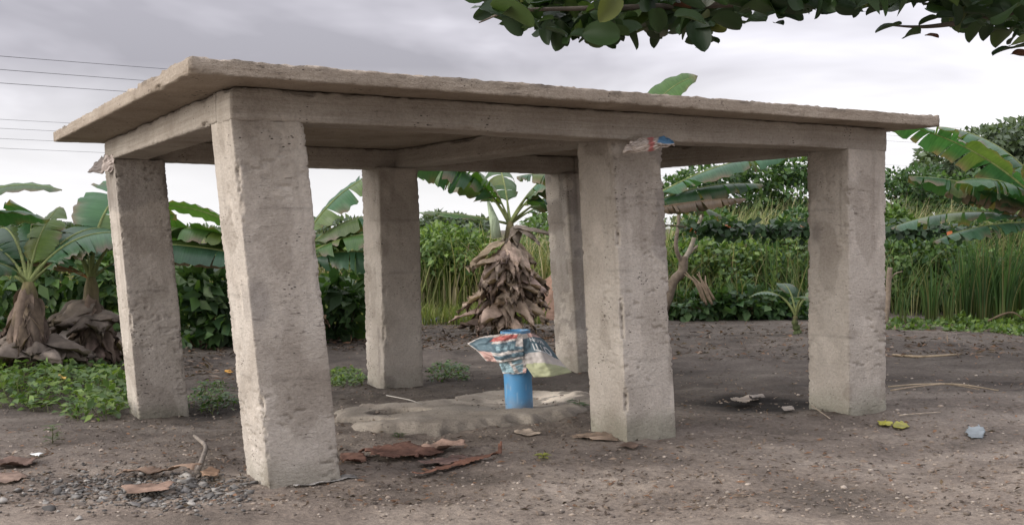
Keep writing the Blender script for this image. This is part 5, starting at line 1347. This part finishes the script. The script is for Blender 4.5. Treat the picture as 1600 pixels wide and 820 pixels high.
def stick(label, pts, r, col, name='stick', lift=0.012, cat='stick', mat='bark'):
    P = np.array([gpt(x, y) + [0, 0, lift + dz] for x, y, dz in pts]); P = curve(P, 6); c0 = P.mean(0); c0[2] = P[:, 2].min()
    V, F = tube(P - c0, np.linspace(r, r * 0.7, len(P)), 7)
    o = obj(name, mesh(name, V, F, np.broadcast_to(col, (len(V), 3))), M[mat], label=label, cat=cat); o.location = c0.tolist()
stick('bent grey stick sticking out of the soil behind the gravel', [(308, 743, 0), (316, 730, 0.03), (322, 716, 0.06), (312, 702, 0.05), (304, 690, 0.03)], 0.016, (0.22, 0.19, 0.16))
stick('thin white stick lying on the cement apron', [(604, 633, 0.07), (640, 641, 0.07), (660, 644, 0.05)], 0.004, (0.42, 0.40, 0.36))
stick('long straw stalk lying on bare soil beyond the end column', [(1388, 606, 0), (1440, 604, 0.01), (1500, 606, 0.015), (1560, 612, 0)], 0.007, (0.32, 0.26, 0.18))
stick('arched straw stalk beside the long straw stalk', [(1392, 612, 0), (1430, 608, 0.01), (1480, 606, 0.02), (1530, 610, 0)], 0.007, (0.30, 0.24, 0.17))
stick('thin pale stalk lying on soil beyond the yellow leaves', [(1405, 651, 0), (1440, 649, 0.005), (1470, 646, 0)], 0.005, (0.38, 0.32, 0.25))
stick('short curved twig at the end column foot', [(1268, 640, 0.02), (1280, 648, 0.02), (1297, 657, 0)], 0.005, (0.38, 0.32, 0.25))
stick('brown stalk lying across the soil at the damp edge', [(1395, 556, 0), (1440, 560, 0.01), (1500, 558, 0.02)], 0.014, (0.34, 0.27, 0.18))

# weeds: patch by the left column (uncountable), smaller tufts as plants
def weed_mass(name, label, poly, n, h, L, W, cols, seed, kind='stuff', cat='weeds'):
    rg = np.random.default_rng(seed); P = np.array([onz(x, y, -0.05)[:2] for x, y in poly]); lo, hi = P.min(0), P.max(0)
    q = rg.uniform(lo, hi, (n * 3, 2)); s = poly_sd(q[:, 0], q[:, 1], P) + 0.25 * (fbm(np.concatenate([q * 2.5, q[:, :1] * 0], 1), seed, 3) - 0.5); k_ = s > 0
    q = q[k_][:n]; s = s[k_][:n]; m_ = len(q)
    hh = h * rg.random(m_) ** 0.6 * np.clip(0.35 + s / 0.35, 0, 1) * (0.3 + 1.2 * fbm(np.concatenate([q * 3, q[:, :1] * 0], 1), seed + 2, 2))
    Pp = np.stack([q[:, 0], q[:, 1], gh(q[:, 0], q[:, 1]) + 0.01 + hh], 1)
    sz = rg.uniform(0.6, 1.3, m_)
    V, F = leaves(Pp, rg.normal(size=(m_, 3)) * [1, 1, 0.35], rg.normal(size=(m_, 3)) * 0.4 + [0, -0.15, 1], L * sz, W * sz)
    cols = np.array(cols); cc = np.repeat(cols[rg.integers(0, len(cols), m_)] * rg.uniform(0.7, 1.25, (m_, 1)), 5, 0)
    S = Pp[rg.random(m_) < 0.18]; B = S.copy(); B[:, 2] = gh(S[:, 0], S[:, 1]) - 0.01; B[:, :2] += rg.normal(size=(len(S), 2)) * 0.03
    w = 0.003
    SV = np.stack([B - [w, 0, 0], B + [w, 0, 0], S + [w, 0, 0], S - [w, 0, 0]], 1).reshape(-1, 3); sf = np.arange(len(S))[:, None] * 4 + np.arange(4)[None]
    V, F, cc, _ = join([(V, [F], cc), (SV, [sf], np.broadcast_to([0.09, 0.11, 0.035], (len(SV), 3)))])
    c0 = V.mean(0); c0[2] = V[:, 2].min()
    o = obj(name, mesh(name, V - c0, F, cc, sm=False), M['leaf'], label=label, cat=cat, kind=kind); o.location = c0.tolist()
WC = MD + BR[:2]
weed_mass('weed_patch', 'patch of bright green leafy weeds beside the banded column', [(-40, 596), (60, 588), (120, 590), (185, 585), (205, 600), (200, 640), (170, 655), (120, 650), (60, 640), (-40, 632)], 1700, 0.22, 0.085, 0.05, WC, 1)
weed_mass('weed_patch', 'low green weeds in the damp gap behind the pitted column', [(298, 606), (330, 600), (362, 604), (362, 636), (330, 640), (300, 630)], 240, 0.10, 0.06, 0.03, MD + DK, 2)
weed_mass('weed_patch', 'small bright green weeds at the blotched column foot', [(512, 585), (560, 580), (572, 592), (572, 608), (520, 612)], 420, 0.08, 0.05, 0.03, BR + MD, 3)
weed_mass('weed_patch', 'dark low weeds between the blotched column and the apron', [(662, 575), (700, 570), (740, 578), (720, 600), (664, 604)], 300, 0.06, 0.05, 0.03, DK + MD, 4)
weed_mass('weed_patch', 'dark green weeds under the drooping dead leaf bananas', [(-30, 560), (60, 565), (190, 560), (190, 582), (60, 590), (-30, 590)], 700, 0.16, 0.09, 0.05, MD + DK, 6)
def sprout(px, py, label, n, L, h, col, seed):
    rg = np.random.default_rng(seed); f_ = gpt(px, py); az = np.arange(n) * 2.4 + rg.random(n); z = h * rg.random(n)
    o = thing('weed_sprout', f_, label, 'weed')
    V, F = leaves(np.stack([0 * az, 0 * az, z], 1), np.stack([np.cos(az), np.sin(az), 0.3 + 0 * az], 1), np.tile([0, 0, 1.0], (n, 1)), L, L * 0.5, 0.1, 0.2)
    obj('foliage', mesh('foliage', V, [F], np.repeat(np.array([col]) * rg.uniform(0.8, 1.2, (n, 1)), 5, 0), sm=False), M['leaf'], o)
    V, F = tube([[0, 0, -0.02], [0.004, 0, h]], [0.004, 0.002], 5); obj('stem', mesh('stem', V, F, np.broadcast_to([0.09, 0.1, 0.04], (len(V), 3))), M['bark'], o)
sprout(905, 640, 'small green sprout at the foot of the paper scrap column', 9, 0.11, 0.08, (0.07, 0.12, 0.05), 1)
sprout(82, 692, 'lone green weed sprout on open soil in front of the weed patch', 16, 0.08, 0.12, (0.09, 0.12, 0.04), 2)
sprout(622, 684, 'tiny weed sprout in front of the apron', 8, 0.06, 0.03, (0.06, 0.09, 0.03), 3)
sprout(1315, 640, 'tuft of small weeds at the end column foot', 12, 0.06, 0.05, (0.06, 0.08, 0.03), 4)
sprout(848, 718, 'tiny yellow green sprout beyond the rusty strip', 9, 0.06, 0.02, (0.28, 0.30, 0.06), 5)
